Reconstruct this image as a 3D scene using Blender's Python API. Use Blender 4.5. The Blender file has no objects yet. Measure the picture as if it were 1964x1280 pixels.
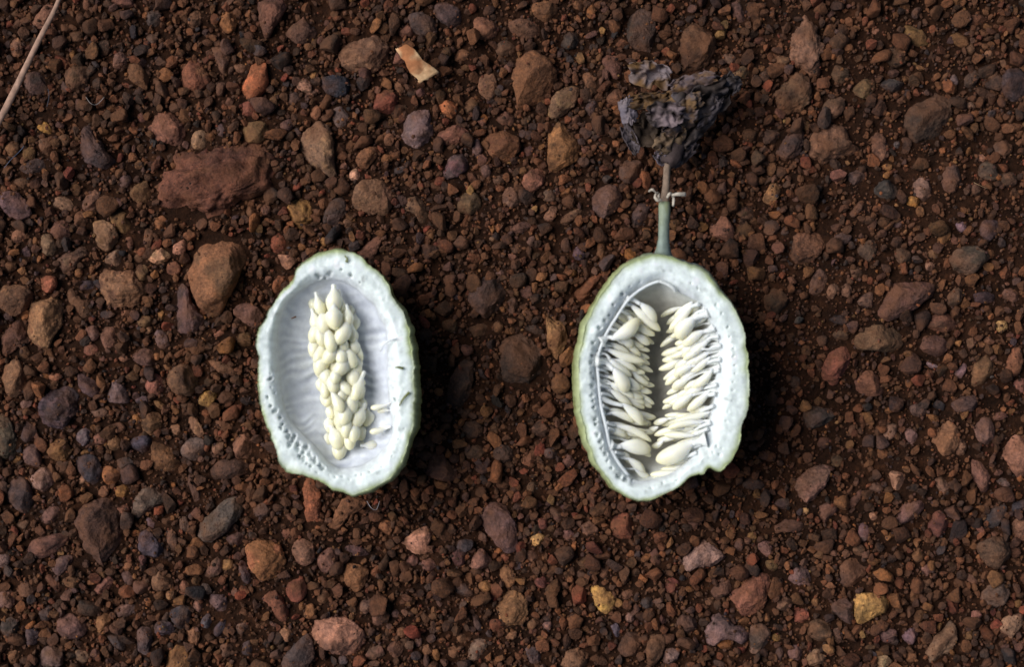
import bpy, bmesh, math, random
import numpy as np
from mathutils import Vector
R = math.radians
rng = np.random.default_rng(11)
random.seed(11)
scene = bpy.context.scene
col = scene.collection

# ---------------------------------------------------------------- camera
K = 1.08e-4            # metres on the ground for one photograph pixel
CX, CY = 982.0, 640.0  # photograph centre
LENS = 60.0
HC = 1964 * K * LENS / 36.0      # camera height above the ground
cam_d = bpy.data.cameras.new("camera"); cam = bpy.data.objects.new("camera", cam_d)
col.objects.link(cam); scene.camera = cam
cam.location = (0, 0, HC); cam.rotation_euler = (0, 0, 0)
cam_d.lens = LENS; cam_d.sensor_width = 36; cam_d.clip_start = 0.01; cam_d.clip_end = 100
cam_d.dof.use_dof = True; cam_d.dof.focus_distance = HC - 0.0045; cam_d.dof.aperture_fstop = 5.6

# ---------------------------------------------------------------- light
SUN_AZ, SUN_EL = R(-74), R(45)
w = bpy.data.worlds.new("World"); scene.world = w; w.use_nodes = True
nt = w.node_tree; bg = nt.nodes["Background"]
sky = nt.nodes.new("ShaderNodeTexSky"); sky.sky_type = 'NISHITA'; sky.sun_disc = False
sky.sun_elevation = SUN_EL; sky.sun_rotation = SUN_AZ
nt.links.new(sky.outputs[0], bg.inputs[0]); bg.inputs[1].default_value = 0.05
sl = bpy.data.lights.new("sun", 'SUN'); sl.energy = 4.2; sl.angle = R(46); sl.color = (1.0, 0.985, 0.965)
so = bpy.data.objects.new("sun", sl); col.objects.link(so)
sd = Vector((math.sin(SUN_AZ) * math.cos(SUN_EL), math.cos(SUN_AZ) * math.cos(SUN_EL), math.sin(SUN_EL)))
so.rotation_euler = sd.to_track_quat('Z', 'Y').to_euler(); so.location = sd * 3
vs = scene.view_settings
vs.view_transform = 'Standard'; vs.look = 'None'; vs.gamma = 1; vs.use_curve_mapping = False
vs.exposure = 0.0

# ---------------------------------------------------------------- helpers
def lin(c):
    c = np.asarray(c, float) / 255.0
    return np.where(c <= 0.04045, c / 12.92, ((c + 0.055) / 1.055) ** 2.4)

def P(px, py, z=0.0):
    f = K * (HC - z) / HC
    return np.array([(px - CX) * f, (CY - py) * f, z])

def _hash(i, j, k, s):
    h = (i * 374761393 + j * 668265263 + k * 2147483647 + s * 1274126177) & 0xFFFFFFFF
    h = ((h ^ (h >> 13)) * 1274126177) & 0xFFFFFFFF
    h = h ^ (h >> 16)
    return (h & 0xFFFF) / 32767.5 - 1.0

def vnoise(p, s=0):
    p = np.asarray(p, float); f = np.floor(p).astype(np.int64); t = p - f
    t = t * t * t * (t * (t * 6 - 15) + 10); out = 0
    for a in (0, 1):
        for b in (0, 1):
            for c in (0, 1):
                wgt = (t[:, 0] if a else 1 - t[:, 0]) * (t[:, 1] if b else 1 - t[:, 1]) * (t[:, 2] if c else 1 - t[:, 2])
                out = out + wgt * _hash(f[:, 0] + a, f[:, 1] + b, f[:, 2] + c, s)
    return out

def fbm(p, s=0, octs=3, gain=0.5):
    p = np.asarray(p, float); a = 1.0; out = 0; n = 0
    for o in range(octs):
        out = out + a * vnoise(p * (2.03 ** o) + 17.3 * o, s + o); n += a; a *= gain
    return out / n

def mesh_np(name, V, F, mat, cols=None, smooth=True):
    """F: int array (n,3) or (n,4) or list of such arrays"""
    Fs = F if isinstance(F, list) else [F]
    Fs = [np.asarray(f, np.int32) for f in Fs if len(f)]
    me = bpy.data.meshes.new(name)
    nl = sum(f.size for f in Fs); npol = sum(len(f) for f in Fs)
    me.vertices.add(len(V)); me.vertices.foreach_set("co", np.asarray(V, np.float32).ravel())
    me.loops.add(nl); me.loops.foreach_set("vertex_index", np.concatenate([f.ravel() for f in Fs]))
    me.polygons.add(npol)
    starts = []; o = 0
    for f in Fs:
        starts.append(o + np.arange(len(f)) * f.shape[1]); o += f.size
    me.polygons.foreach_set("loop_start", np.concatenate(starts).astype(np.int32))
    me.polygons.foreach_set("use_smooth", np.full(npol, smooth) if isinstance(smooth, bool) else smooth)
    if cols is not None:
        at = me.color_attributes.new("Col", 'FLOAT_COLOR', 'POINT')
        c4 = np.ones((len(V), 4), np.float32); c4[:, :3] = cols
        at.data.foreach_set("color", c4.ravel())
    me.update(calc_edges=True); me.validate()
    if mat: me.materials.append(mat)
    return me

def obj(name, me, parent=None, loc=None):
    o = bpy.data.objects.new(name, me); col.objects.link(o)
    if parent is not None: o.parent = parent
    if loc is not None: o.location = loc
    return o

def tag(o, label, cat, group=None, kind=None):
    o["label"] = label; o["category"] = cat
    if group: o["group"] = group
    if kind: o["kind"] = kind
    return o

# ---------------------------------------------------------------- materials
def new_mat(name):
    m = bpy.data.materials.new(name); m.use_nodes = True
    return m, m.node_tree, m.node_tree.nodes["Principled BSDF"]

def N(t, kind, **kw):
    n = t.nodes.new(kind)
    for k, v in kw.items(): setattr(n, k, v)
    return n

def noise_node(t, scale, detail=5, rough=0.6):
    g = N(t, "ShaderNodeNewGeometry"); n = N(t, "ShaderNodeTexNoise")
    n.inputs["Scale"].default_value = scale; n.inputs["Detail"].default_value = detail
    n.inputs["Roughness"].default_value = rough
    t.links.new(g.outputs["Position"], n.inputs["Vector"])
    return n

def ramp(t, src, stops):
    r = N(t, "ShaderNodeValToRGB"); el = r.color_ramp.elements
    while len(el) < len(stops): el.new(0.5)
    for e, (p, c) in zip(el, stops):
        e.position = p; e.color = (*c, 1) if len(c) == 3 else c
    t.links.new(src, r.inputs[0]); return r

def mix(t, mode, fac, a, b):
    m = N(t, "ShaderNodeMix", data_type='RGBA', blend_type=mode)
    for sock, v in ((m.inputs[0], fac), (m.inputs[6], a), (m.inputs[7], b)):
        if hasattr(v, "is_linked"): t.links.new(v, sock)
        else: sock.default_value = v if not isinstance(v, tuple) else (*v, 1)
    return m.outputs[2]

def bump(t, b, pairs):
    prev = None
    for src, strength, dist in pairs:
        n = N(t, "ShaderNodeBump"); n.inputs["Strength"].default_value = strength
        n.inputs["Distance"].default_value = dist
        t.links.new(src, n.inputs["Height"])
        if prev: t.links.new(prev, n.inputs["Normal"])
        prev = n.outputs[0]
    t.links.new(prev, b.inputs["Normal"])

def mat_stone():
    m, t, b = new_mat("laterite_stone")
    a = N(t, "ShaderNodeVertexColor", layer_name="Col")
    n1 = noise_node(t, 420, 6, 0.65); n2 = noise_node(t, 1500, 5, 0.72); n3 = noise_node(t, 160, 4, 0.6)
    r1 = ramp(t, n1.outputs["Fac"], [(0.28, (0.55, 0.52, 0.55)), (0.5, (1, 1, 1)), (0.75, (1.5, 1.38, 1.25))])
    c = mix(t, 'MULTIPLY', 0.85, a.outputs[0], r1.outputs[0])
    r2 = ramp(t, n2.outputs["Fac"], [(0.34, (0.42, 0.42, 0.44)), (0.52, (1, 1, 1)), (0.7, (1.75, 1.62, 1.45))])
    c = mix(t, 'MULTIPLY', 0.8, c, r2.outputs[0])
    r3 = ramp(t, n3.outputs["Fac"], [(0.42, (0, 0, 0)), (0.68, (0.6, 0.6, 0.6))])
    c = mix(t, 'MIX', r3.outputs[0], c, tuple(lin((112, 70, 44))))
    t.links.new(c, b.inputs["Base Color"])
    b.inputs["Roughness"].default_value = 0.82; b.inputs["Specular IOR Level"].default_value = 0.28
    bump(t, b, [(n1.outputs["Fac"], 0.9, 0.0011), (n2.outputs["Fac"], 0.9, 0.00040)])
    return m

def mat_soil():
    m, t, b = new_mat("red_soil")
    n1 = noise_node(t, 260, 6, 0.7); n2 = noise_node(t, 1500, 5, 0.75)
    r = ramp(t, n1.outputs["Fac"], [(0.3, lin((28, 17, 11))), (0.55, lin((50, 30, 19))), (0.75, lin((76, 46, 29)))])
    r2 = ramp(t, n2.outputs["Fac"], [(0.3, (0.45, 0.45, 0.45)), (0.7, (1.35, 1.3, 1.25))])
    t.links.new(mix(t, 'MULTIPLY', 0.9, r.outputs[0], r2.outputs[0]), b.inputs["Base Color"])
    b.inputs["Roughness"].default_value = 0.95; b.inputs["Specular IOR Level"].default_value = 0.1
    bump(t, b, [(n1.outputs["Fac"], 0.8, 0.0012), (n2.outputs["Fac"], 0.9, 0.0005)])
    return m

def mat_attr(name, rough=0.5, sss=0.0, radius=(1, 1, 1), sss_scale=0.001, nscale=700, namp=0.12, bstr=0.3, bdist=0.0003, spec=0.4):
    m, t, b = new_mat(name)
    a = N(t, "ShaderNodeVertexColor", layer_name="Col"); n = noise_node(t, nscale, 5, 0.65)
    lo, hi = 1 - namp, 1 + namp * 0.6
    r = ramp(t, n.outputs["Fac"], [(0.3, (lo, lo, lo)), (0.7, (hi, hi, hi))])
    t.links.new(mix(t, 'MULTIPLY', 1.0, a.outputs[0], r.outputs[0]), b.inputs["Base Color"])
    b.inputs["Roughness"].default_value = rough; b.inputs["Specular IOR Level"].default_value = spec
    if sss:
        b.inputs["Subsurface Weight"].default_value = sss
        b.inputs["Subsurface Radius"].default_value = radius
        b.inputs["Subsurface Scale"].default_value = sss_scale
    bump(t, b, [(n.outputs["Fac"], bstr, bdist)])
    return m

M_STONE = mat_stone(); M_SOIL = mat_soil()
M_FLESH = mat_attr("fruit_flesh", 0.30, 0.5, (1, 1, 0.9), 0.0012, 950, 0.12, 0.5, 0.0003)
M_LINING = mat_attr("cavity_membrane", 0.4, 0.5, (1, 1, 1), 0.0014, 420, 0.16, 0.3, 0.0003)
M_SEED = mat_attr("seed_coat", 0.22, 0.65, (1, 0.9, 0.6), 0.0014, 600, 0.06, 0.15, 0.0002)
M_SKIN = mat_attr("fruit_skin", 0.5, 0.0, nscale=650, namp=0.3, bstr=0.3, bdist=0.0002)
M_STEM = mat_attr("green_stem", 0.55, 0.0, nscale=900, namp=0.18, bstr=0.25, bdist=0.0002, spec=0.25)
M_DRY = mat_attr("dry_plant", 0.8, 0.0, nscale=700, namp=0.35, bstr=0.4, bdist=0.0003, spec=0.15)

# ---------------------------------------------------------------- traced stones
# one line per stone: r,g,b ; outline points (or e cx cy w h) ; label.  Coordinates inside the named close-up.
TILES = {'A': (0, 0, 2.909), 'B': (0, 420, 2.909), 'C': (0, 840, 2.909), 'D': (600, 900, 2.976), 'E': (1240, 860, 2.713),
         'F': (1380, 420, 2.909), 'G': (1380, 0, 2.909), 'H': (620, 0, 2.909), 'I': (760, 420, 2.667), 'J': (1120, 80, 2.909),
         'L': (450, 440, 2.371), 'X': (0, 0, 1.0)}
DATA = """
#A
112,66,50;985,870 1060,840 1150,870 1250,830 1330,800 1440,810 1500,900 1570,950 1560,1040 1480,1100 1390,1120 1250,1190 1150,1240 1040,1250 930,1230 875,1160 860,1060 900,980 1000,960;largest rough red-brown slab of pitted ironstone in the gravel;the red-brown slab
125,80,65;820,650 930,610 960,640 1020,690 1045,750 1020,810 940,800 850,760 815,690;smooth pinkish brown rounded stone beside the red-brown slab
75,60,62;435,690 470,670 520,740 600,850 655,910 640,930 560,940 470,900 440,840 450,780;long pointed dark plum shard with ridged sides;the plum shard
125,72,52;1060,320 1110,330 1150,400 1180,480 1100,500 990,495 1010,400
150,85,52;1400,350 1480,340 1490,390 1495,480 1440,550 1360,545 1320,510 1370,450 1390,400;orange boot-shaped stone with a bulging toe;the orange boot stone
140,75,62;1340,560 1400,560 1440,610 1400,650 1350,650;small brick red pebble touching the orange boot-shaped stone
110,80,65;1160,260 1230,250 1285,290 1270,340 1250,420 1220,400 1200,330
165,105,60;e 1268 112 105 130
115,75,65;1425,-20 1590,-20 1590,60 1540,130 1490,220 1465,190 1440,90
100,70,58;1690,80 1760,150 1755,210 1680,250 1580,190 1640,130
170,120,55;e 1740 215 50 40
45,47,58;1790,440 1850,420 1930,425 1955,470 1925,540 1850,535 1785,490;dark blue-black pebble beside the orange boot-shaped stone
160,115,95;1650,450 1700,430 1740,470 1745,540 1700,510 1655,490
165,105,75;e 1760 625 65 85
110,90,85;1850,590 1900,580 1940,640 1930,710 1880,710 1850,650
120,92,72;1780,670 1850,720 1870,800 1860,900 1880,1000 1840,1000 1740,920 1660,820 1690,740;large tan stone tapering to a narrow tail beside the red-brown slab
170,125,65;1610,1110 1680,1115 1730,1110 1740,1180 1730,1240 1680,1280 1620,1240 1595,1170;knobbly honeycombed yellow ochre stone beside the red-brown slab;the honeycombed yellow stone
55,50,52;1850,1110 1920,1100 1940,1200 1850,1230 1800,1260 1800,1210
130,100,75;1070,720 1110,700 1165,770 1160,830 1100,850 1060,810
90,75,80;e 1230 720 50 90
100,70,65;1550,700 1620,650 1640,700 1600,740
70,60,62;80,940 180,880 260,890 270,930 200,960 110,980
115,80,50;30,800 90,770 110,830 70,885 20,860
110,75,55;205,780 270,760 290,820 260,880 210,820
185,135,60;200,700 240,665 310,740 290,755 205,720;small bright yellow wedge-shaped chip near the dry straw
100,75,80;0,1060 90,1065 160,1130 180,1200 100,1230 40,1200 0,1150
145,110,85;270,1120 320,1085 400,1110 425,1150 380,1180 280,1160
115,80,65;445,1130 510,1050 560,1070 570,1130 530,1180 460,1180
120,88,55;720,1070 800,990 840,1060 830,1130 780,1140 730,1100
135,100,60;590,1200 650,1150 700,1180 745,1260 740,1290 660,1300 610,1250
115,75,55;e 445 1225 75 110
125,95,70;510,1240 580,1225 640,1260 655,1340 600,1400 540,1390 515,1330
145,90,55;e 890 1240 85 80
110,72,60;280,1240 340,1215 385,1260 390,1330 340,1365 280,1310
105,72,52;370,370 470,360 500,420 470,500 400,510 355,440
90,68,65;120,400 200,390 260,440 270,500 200,530 110,480
80,70,68;800,50 870,40 900,90 870,150 810,130
85,65,55;800,180 870,180 870,240 810,230
115,78,55;1050,60 1110,40 1125,110 1080,160 1040,130
125,82,65;230,40 270,20 320,40 310,120 240,160 160,150 200,80;rough pinkish brown clod lying under the dry straw
125,85,65;45,220 100,200 120,270 110,310 50,300
110,78,68;640,300 680,270 710,340 670,390 625,370
105,70,45;700,350 780,350 830,430 820,500 780,490 700,420
85,62,48;545,220 600,215 610,290 570,310 540,270
75,60,58;1610,520 1660,500 1680,560 1640,600 1600,590
120,85,55;1490,570 1530,520 1555,590 1520,605
165,115,60;1720,400 1770,380 1770,430 1740,450
120,85,65;e 1335 378 80 50
105,82,50;1340,690 1480,670 1500,760 1450,800 1370,790 1340,740
100,72,50;e 350 780 80 70
125,80,48;e 615 595 60 60
100,70,50;e 420 195 90 70
155,105,55;375,280 410,270 425,320 400,345
85,65,62;e 695 1010 70 80
125,85,50;e 410 1055 75 70
95,65,45;e 110 1020 80 65
120,75,65;740,640 790,620 815,680 790,700
105,65,55;580,-10 760,-10 740,40 640,40
125,80,60;e 480 20 50 70
115,80,55;e 1390 1180 60 80
105,70,60;e 1480 1170 60 70
#B
112,80,54;1045,170 1110,85 1210,70 1310,90 1365,120 1365,240 1330,350 1270,480 1200,550 1120,500 1085,440 1060,330 1050,250;large brown stone with a slate-coloured patch beside the mushroom-shaped plum stone;the large patched brown stone
95,70,70;970,390 1010,360 1050,375 1060,440 1090,500 1150,560 1130,620 1050,640 990,640 975,560 985,470;mushroom-shaped plum stone leaning on the large patched brown stone
140,100,72;555,340 590,280 660,290 740,290 760,340 820,370 820,430 740,480 700,495 580,485 570,420;squarish flat-topped light brown stone
135,105,85;570,210 650,160 670,190 670,280 580,250
130,100,65;740,310 790,250 830,280 820,340 770,345
165,130,95;815,200 880,150 945,190 935,230 880,255 830,235;pale cream-tan pebble beside the large patched brown stone
155,105,85;960,150 1020,110 1040,140 1030,190 970,200
130,80,55;e 965 280 85 85
130,65,45;1490,110 1540,75 1600,90 1610,150 1580,195 1510,190
115,80,72;1300,500 1360,455 1460,510 1460,560 1440,620 1380,600 1310,540
165,90,65;e 265 360 100 105;glossy round orange bead-like pebble
150,110,75;160,480 250,420 320,430 345,500 330,600 280,690 240,740 150,670 145,590;long beige stone with wavy hollows near the orange bead-like pebble;the long beige stone
105,75,55;330,340 380,370 430,440 500,460 490,540 460,570 400,500 340,400
100,68,48;0,370 90,365 160,380 190,430 150,500 80,550 0,500
95,62,52;10,640 70,560 130,580 140,650 80,730 20,780 0,770 0,680
120,85,60;0,830 60,790 110,800 150,900 130,970 70,1000 0,960
78,64,75;200,1110 230,1000 290,930 390,925 440,980 430,1080 370,1150 300,1195 200,1165;large smooth dark purple stone;the purple stone
92,72,78;415,850 480,880 545,920 550,980 500,1000 440,960
100,82,85;570,1020 590,950 645,890 690,940 725,1030 650,1030;mauve pyramid-shaped pebble near the large purple stone
130,105,80;225,90 270,80 310,130 315,190 265,210 225,180
95,68,55;350,200 430,165 500,130 510,180 440,230 400,290 350,300 290,220
140,90,70;690,100 720,90 740,150 710,170
110,75,55;800,40 850,60 850,130 810,175 790,120
150,105,85;60,80 100,50 140,80 120,140 60,130
85,62,65;100,150 150,140 170,210 120,220
120,82,68;550,650 580,590 640,600 645,660 620,745 560,720
95,78,80;850,620 900,620 945,680 945,730 900,740 860,690
105,75,70;730,760 790,720 860,740 860,820 780,820 730,790
150,90,75;800,920 860,850 915,910 910,960 860,1000 820,970
110,78,55;920,860 990,810 1080,830 1110,930 1060,990 980,980 930,930
165,125,65;1100,1000 1140,960 1225,955 1200,1000 1160,1055 1110,1040;yellow teardrop-shaped pebble near the stemless fruit half
125,85,60;1150,780 1260,800 1320,850 1310,885 1220,860 1160,820
105,72,65;460,610 520,590 550,640 530,680 470,680
70,58,65;415,350 500,340 540,370 520,395 430,395
150,95,55;e 430 300 50 50
130,80,60;e 500 730 80 70
125,95,90;85,1040 130,1010 170,1000 160,1050 110,1065
110,85,75;485,1080 530,1055 590,1070 590,1110 530,1115
120,85,55;780,1120 830,1075 890,1090 900,1160 850,1215 790,1200
135,95,70;1040,1120 1080,1095 1110,1150 1140,1210 1110,1230 1050,1180
150,100,55;930,1050 970,1030 995,1080 970,1105
165,105,55;e 750 1120 45 65
92,80,88;400,1230 450,1165 500,1180 485,1250 450,1275;small mauve brick-shaped block
125,80,65;505,1220 560,1195 595,1220 580,1260 520,1260
150,105,75;930,1160 990,1145 1000,1200 980,1230
90,78,62;-30,1070 50,1130 80,1220 90,1290 50,1350 -30,1380
105,70,50;1180,1130 1260,1130 1300,1190 1240,1200
80,65,72;e 785 1015 85 55
150,95,75;1190,640 1240,610 1255,640 1190,670
165,110,70;e 1130 690 40 60
105,75,45;1320,640 1390,630 1410,700 1350,730 1320,690
100,70,50;e 760 215 70 60
110,75,50;e 125 745 55 80
140,90,65;240,880 300,860 350,880 300,910
140,95,75;e 680 780 60 40
115,75,55;e 640 1170 100 60
160,100,55;e 870 770 40 45
130,85,65;690,500 720,510 720,540 640,545
110,80,50;e 800 570 90 70
140,100,70;e 820 620 45 50
140,95,50;895,500 915,540 890,575 870,530
#C
100,75,72;105,80 150,30 200,60 225,140 190,180 130,160
135,95,55;240,60 280,10 350,10 385,70 350,145 280,130
58,55,68;710,15 800,-20 840,20 820,80 780,100 720,70
120,80,50;830,30 900,20 940,60 1000,130 1000,190 930,200 840,170
105,88,82;990,50 1050,0 1130,10 1145,80 1110,130 1020,130
140,100,80;1180,20 1240,20 1240,70 1210,105 1175,80
140,95,75;1280,10 1330,-30 1390,0 1410,60 1390,120 1310,125 1300,70
135,98,65;590,10 660,0 665,60 620,80 590,60
135,105,95;160,210 230,165 290,200 295,270 240,320 165,280;pinkish grey six-sided pebble
58,55,65;410,130 470,95 540,120 560,190 560,270 500,280 420,180
135,100,75;435,230 470,195 510,230 460,260 410,275
155,95,55;560,170 610,160 670,200 650,250 600,275 565,240
175,120,60;630,280 690,265 720,310 690,350 640,345
90,80,72;740,380 770,300 850,265 910,320 900,370 840,410 770,455 730,420
85,60,52;420,350 520,335 620,350 680,400 690,550 650,680 520,725 450,660 425,560;large upright dull brown stone with rounded lobes;the large lobed brown stone
75,60,60;45,240 100,215 150,250 180,350 180,430 110,420 20,360
110,78,72;205,470 260,390 330,370 350,420 310,480 230,510
110,72,62;140,640 180,570 280,540 380,530 380,590 290,650 210,690
85,65,68;280,720 340,660 400,640 410,700 330,780 290,770
92,84,78;1100,480 1170,430 1240,350 1310,330 1360,380 1330,450 1260,530 1170,590 1120,610 1090,550;long grey slate-like stone lying diagonally near the stemless fruit half;the long grey stone
80,55,45;1140,220 1200,140 1290,110 1400,140 1390,200 1280,230 1170,250
65,52,52;1030,160 1050,200 1130,330 1100,400 1070,340 1040,240
95,78,70;1000,450 1040,440 1060,500 1030,545 1000,510
72,65,78;765,560 800,515 850,540 920,630 900,660 830,680 770,630
95,80,95;805,450 850,460 870,520 850,530 810,480
105,72,55;920,540 950,490 990,560 990,640 950,650
150,98,58;1370,610 1420,575 1500,580 1580,620 1595,740 1540,790 1450,790 1390,720;large rounded orange-brown stone near the long grey stone;the rounded orange-brown stone
125,88,70;1630,600 1690,545 1750,590 1755,690 1700,720 1640,690
95,75,78;1330,700 1360,680 1400,770 1390,830 1340,790
115,80,70;1150,750 1190,650 1240,690 1250,740 1180,790 1120,780
165,120,70;1230,690 1290,680 1310,730 1270,760 1235,730
130,72,48;1640,220 1740,220 1790,300 1790,400 1780,500 1700,540 1680,480 1700,380 1680,290;rust red stone running out from under the stemless fruit half
125,92,68;830,790 890,740 950,780 975,830 900,860 850,850
130,82,70;510,860 560,790 600,765 635,800 590,870 530,890
110,68,50;230,770 270,760 330,820 350,880 320,880 250,810
115,78,50;330,800 390,770 460,790 440,840 370,840
120,92,88;-20,850 50,850 80,900 70,950 -20,960
115,95,92;-20,660 45,650 55,700 -20,745
100,70,55;e 140 850 110 100
112,80,76;310,1000 380,985 470,1030 480,1090 410,1140 320,1110
155,108,68;520,1060 540,990 590,980 615,1030 590,1085 530,1100
95,75,72;620,970 680,930 760,925 765,970 700,1010 640,1010
62,60,68;930,980 1000,940 1060,950 1060,1020 1010,1090 990,1080
82,68,78;855,1060 890,1020 960,1040 975,1090 900,1115 865,1100
98,78,82;1140,870 1200,850 1270,910 1280,990 1230,1000 1170,930
75,70,78;1110,1040 1150,980 1180,1010 1160,1080 1120,1090
58,58,72;1180,1090 1220,1030 1260,1020 1250,1080 1210,1135
120,70,52;1425,850 1480,815 1540,850 1610,960 1610,1030 1560,1050 1500,930 1440,900
125,65,50;1580,860 1620,800 1690,780 1720,850 1680,920 1610,910
115,78,68;1770,700 1790,640 1850,580 1885,640 1880,730 1780,770
78,70,80;135,1070 180,1060 215,1100 200,1160 140,1165
105,85,82;200,1200 260,1165 340,1200 340,1290 210,1290
115,90,70;400,1200 440,1175 490,1220 470,1270 420,1260
105,72,68;490,1200 530,1180 555,1230 500,1260
150,105,62;910,1280 940,1180 990,1145 1045,1170 1060,1280 1050,1340 920,1340
135,92,65;1030,1080 1080,1060 1115,1110 1100,1170 1050,1160
80,66,68;750,1070 830,1060 850,1110 830,1220 800,1270 760,1180
62,60,65;570,1100 640,1095 690,1160 690,1220 630,1190
75,64,64;1560,1280 1600,1200 1700,1090 1740,1120 1760,1210 1700,1310 1580,1330
72,64,70;1350,1150 1390,1130 1410,1180 1380,1240 1345,1220
100,78,68;1300,1060 1370,1030 1395,1070 1330,1115
140,98,70;1550,1080 1600,1055 1640,1100 1600,1150
140,92,55;1690,950 1740,920 1770,970 1730,1020 1690,1000
135,95,85;1070,910 1100,900 1130,950 1110,985 1075,960
170,100,55;790,910 825,895 845,930 820,955
135,85,65;990,830 1025,780 1060,840 1050,885 1000,880
100,70,65;1250,570 1320,530 1365,540 1350,590 1300,605
130,80,62;1560,540 1600,490 1630,545 1600,580
68,52,48;1400,390 1470,360 1530,410 1500,450 1420,450
120,75,60;e 685 410 75 65
58,52,52;640,130 700,110 745,140 720,185 660,180
160,90,50;e 740 535 50 45
150,105,70;e 940 885 40 55
112,78,70;e 780 840 90 80
100,78,78;660,760 700,740 750,800 720,840 680,800
80,68,62;e 50 1060 110 110
62,58,62;210,970 260,930 290,970 270,1030 215,1030
135,92,62;e 70 1230 70 90
110,78,55;e 1800 890 70 100
110,80,65;e 1260 1190 80 80
140,90,60;670,720 720,690 755,700 700,760
90,70,55;e 130 485 80 60
135,88,60;e 570 305 65 65
#D
165,115,95;0,850 120,840 250,880 300,960 250,1080 150,1060 50,1030 -15,950 -10,880;large salmon pink angular stone;the salmon pink stone
135,88,60;170,150 320,180 290,230 200,270 140,390 50,380 130,260;light brown tongue-shaped stone beneath the stemless fruit half's tip
150,95,60;360,310 430,290 460,340 435,385 370,350
165,115,90;490,425 560,370 630,320 685,350 655,440 650,490 580,490 500,455;pale pink sharp-edged shard with a crusted face;the sharp pink shard
110,82,82;945,240 1010,185 1070,190 1140,260 1170,400 1170,470 1110,490 1050,440 985,350 945,300;large mauve brown stone with a glossy violet lower facet;the large mauve stone
190,145,85;1240,400 1290,370 1330,390 1310,435 1260,450;small bright yellow nugget beside the large mauve stone
125,68,50;1695,330 1740,265 1800,255 1840,310 1830,390 1770,425 1710,395;rounded brick red pebble near the stemmed fruit half;the brick red pebble
140,92,58;160,570 210,540 290,560 325,590 290,680 240,710 190,660
145,100,65;1065,560 1110,550 1160,610 1150,670 1100,695 1070,630
165,115,65;945,660 985,640 1035,675 985,715 950,695
130,88,75;900,530 960,445 1010,500 1025,545 970,580 905,575
90,55,52;775,470 880,445 880,510 850,580 810,560
130,92,58;1040,800 1090,720 1160,700 1230,760 1225,840 1190,910 1130,925 1060,860;round tawny stone with ring-shaped pits;the ring-pitted tawny stone
125,65,45;1010,870 1060,860 1095,910 1040,940 1010,910
185,140,75;1585,680 1640,655 1720,720 1725,790 1690,845 1620,800 1595,740;smooth yellow egg-shaped pebble near the brick red pebble;the yellow egg-shaped pebble
115,78,60;1630,640 1660,550 1700,520 1700,580 1670,640
80,55,55;170,460 220,430 330,470 300,500 200,495
68,60,62;805,690 840,640 930,710 920,745 820,720
78,62,62;905,830 930,830 980,930 930,940
110,88,75;880,1120 900,990 990,950 1010,1000 960,1080 910,1150
95,78,80;1200,1020 1280,1020 1310,1100 1250,1140
128,92,68;1420,1080 1490,1020 1570,1040 1580,1140 1420,1150
95,65,50;1740,1020 1810,920 1880,960 1870,1060 1770,1080
115,78,58;1910,950 1964,950 1990,1040 1940,1040
110,75,60;430,1000 500,970 530,1040 470,1100 425,1060
130,90,65;615,1030 650,1005 690,1040 650,1090
125,85,60;765,1040 800,1000 835,1050 810,1095 770,1080
95,72,60;330,1020 390,1010 415,1070 340,1100 290,1080
105,72,60;335,850 370,800 405,840 400,895 345,905
110,82,70;270,760 330,740 340,800 300,840 265,810
120,78,68;620,530 680,510 710,560 660,600 625,570
120,78,70;e 565 530 75 70
110,78,65;1515,330 1580,300 1635,340 1620,390 1550,380
110,75,75;1410,380 1460,335 1510,390 1450,420
115,62,50;1280,290 1340,285 1340,350 1300,355
110,68,50;1550,150 1620,130 1620,230 1580,235
140,75,55;1135,140 1165,115 1195,160 1150,205
95,65,50;1350,200 1420,250 1440,300 1410,320 1360,270
105,75,52;e 1255 115 70 80
100,68,55;1195,490 1260,470 1300,520 1240,545
130,70,50;e 1095 515 50 45
110,75,50;1225,870 1270,840 1300,890 1260,930 1225,920
110,80,75;1310,890 1350,860 1375,910 1320,930
130,92,65;e 850 975 60 60
110,75,60;1760,710 1830,690 1830,740 1780,760
78,70,85;1700,910 1740,880 1760,930 1740,980
62,55,55;e 1910 770 90 70
130,95,85;e 1810 860 50 70
120,90,85;e 600 990 45 75
125,85,60;1130,930 1170,930 1160,975 1090,980
115,85,80;e 470 835 45 50
135,92,65;e 505 940 60 60
115,62,55;1260,640 1330,620 1340,680 1290,690
85,75,80;e 170 1100 60 60
#X
105,72,60;808,912 838,858 862,890 880,905 868,928 835,922
140,98,70;1792,868 1788,845 1815,805 1840,820 1838,860 1828,885 1800,890;upright tan stone with a peaked top between grey and mauve pebbles
110,78,60;1838,830 1856,850 1850,880 1832,880
140,95,78;1915,862 1938,838 1985,838 1985,920 1950,915;rounded pinkish tan stone beside an elongated mauve one
#E
140,112,105;160,590 230,530 290,460 320,500 390,530 420,580 370,620 290,610 220,650;pale pinkish grey crumbly stone with jagged outline;the pale crumbly stone
115,85,72;765,200 830,120 890,90 960,90 955,150 920,220 880,310 820,270;tall grey-brown wedge stone pointing at a triangular pebble;the grey-brown wedge stone
112,78,70;890,310 960,280 1020,300 980,350 935,405 905,370;triangular mauve brown pebble near the grey-brown wedge stone
170,125,100;1260,130 1310,115 1365,155 1330,220 1290,220 1280,180;light salmon comma-shaped pebble standing out on dark soil;the light salmon pebble
120,82,75;1685,60 1730,45 1790,130 1790,245 1750,230 1700,160
120,95,90;1825,150 1860,140 1915,205 1880,205 1825,185
100,78,65;1500,160 1540,130 1590,210 1560,265 1520,220
98,70,66;1290,400 1330,300 1420,260 1460,270 1430,350 1330,410
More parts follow.
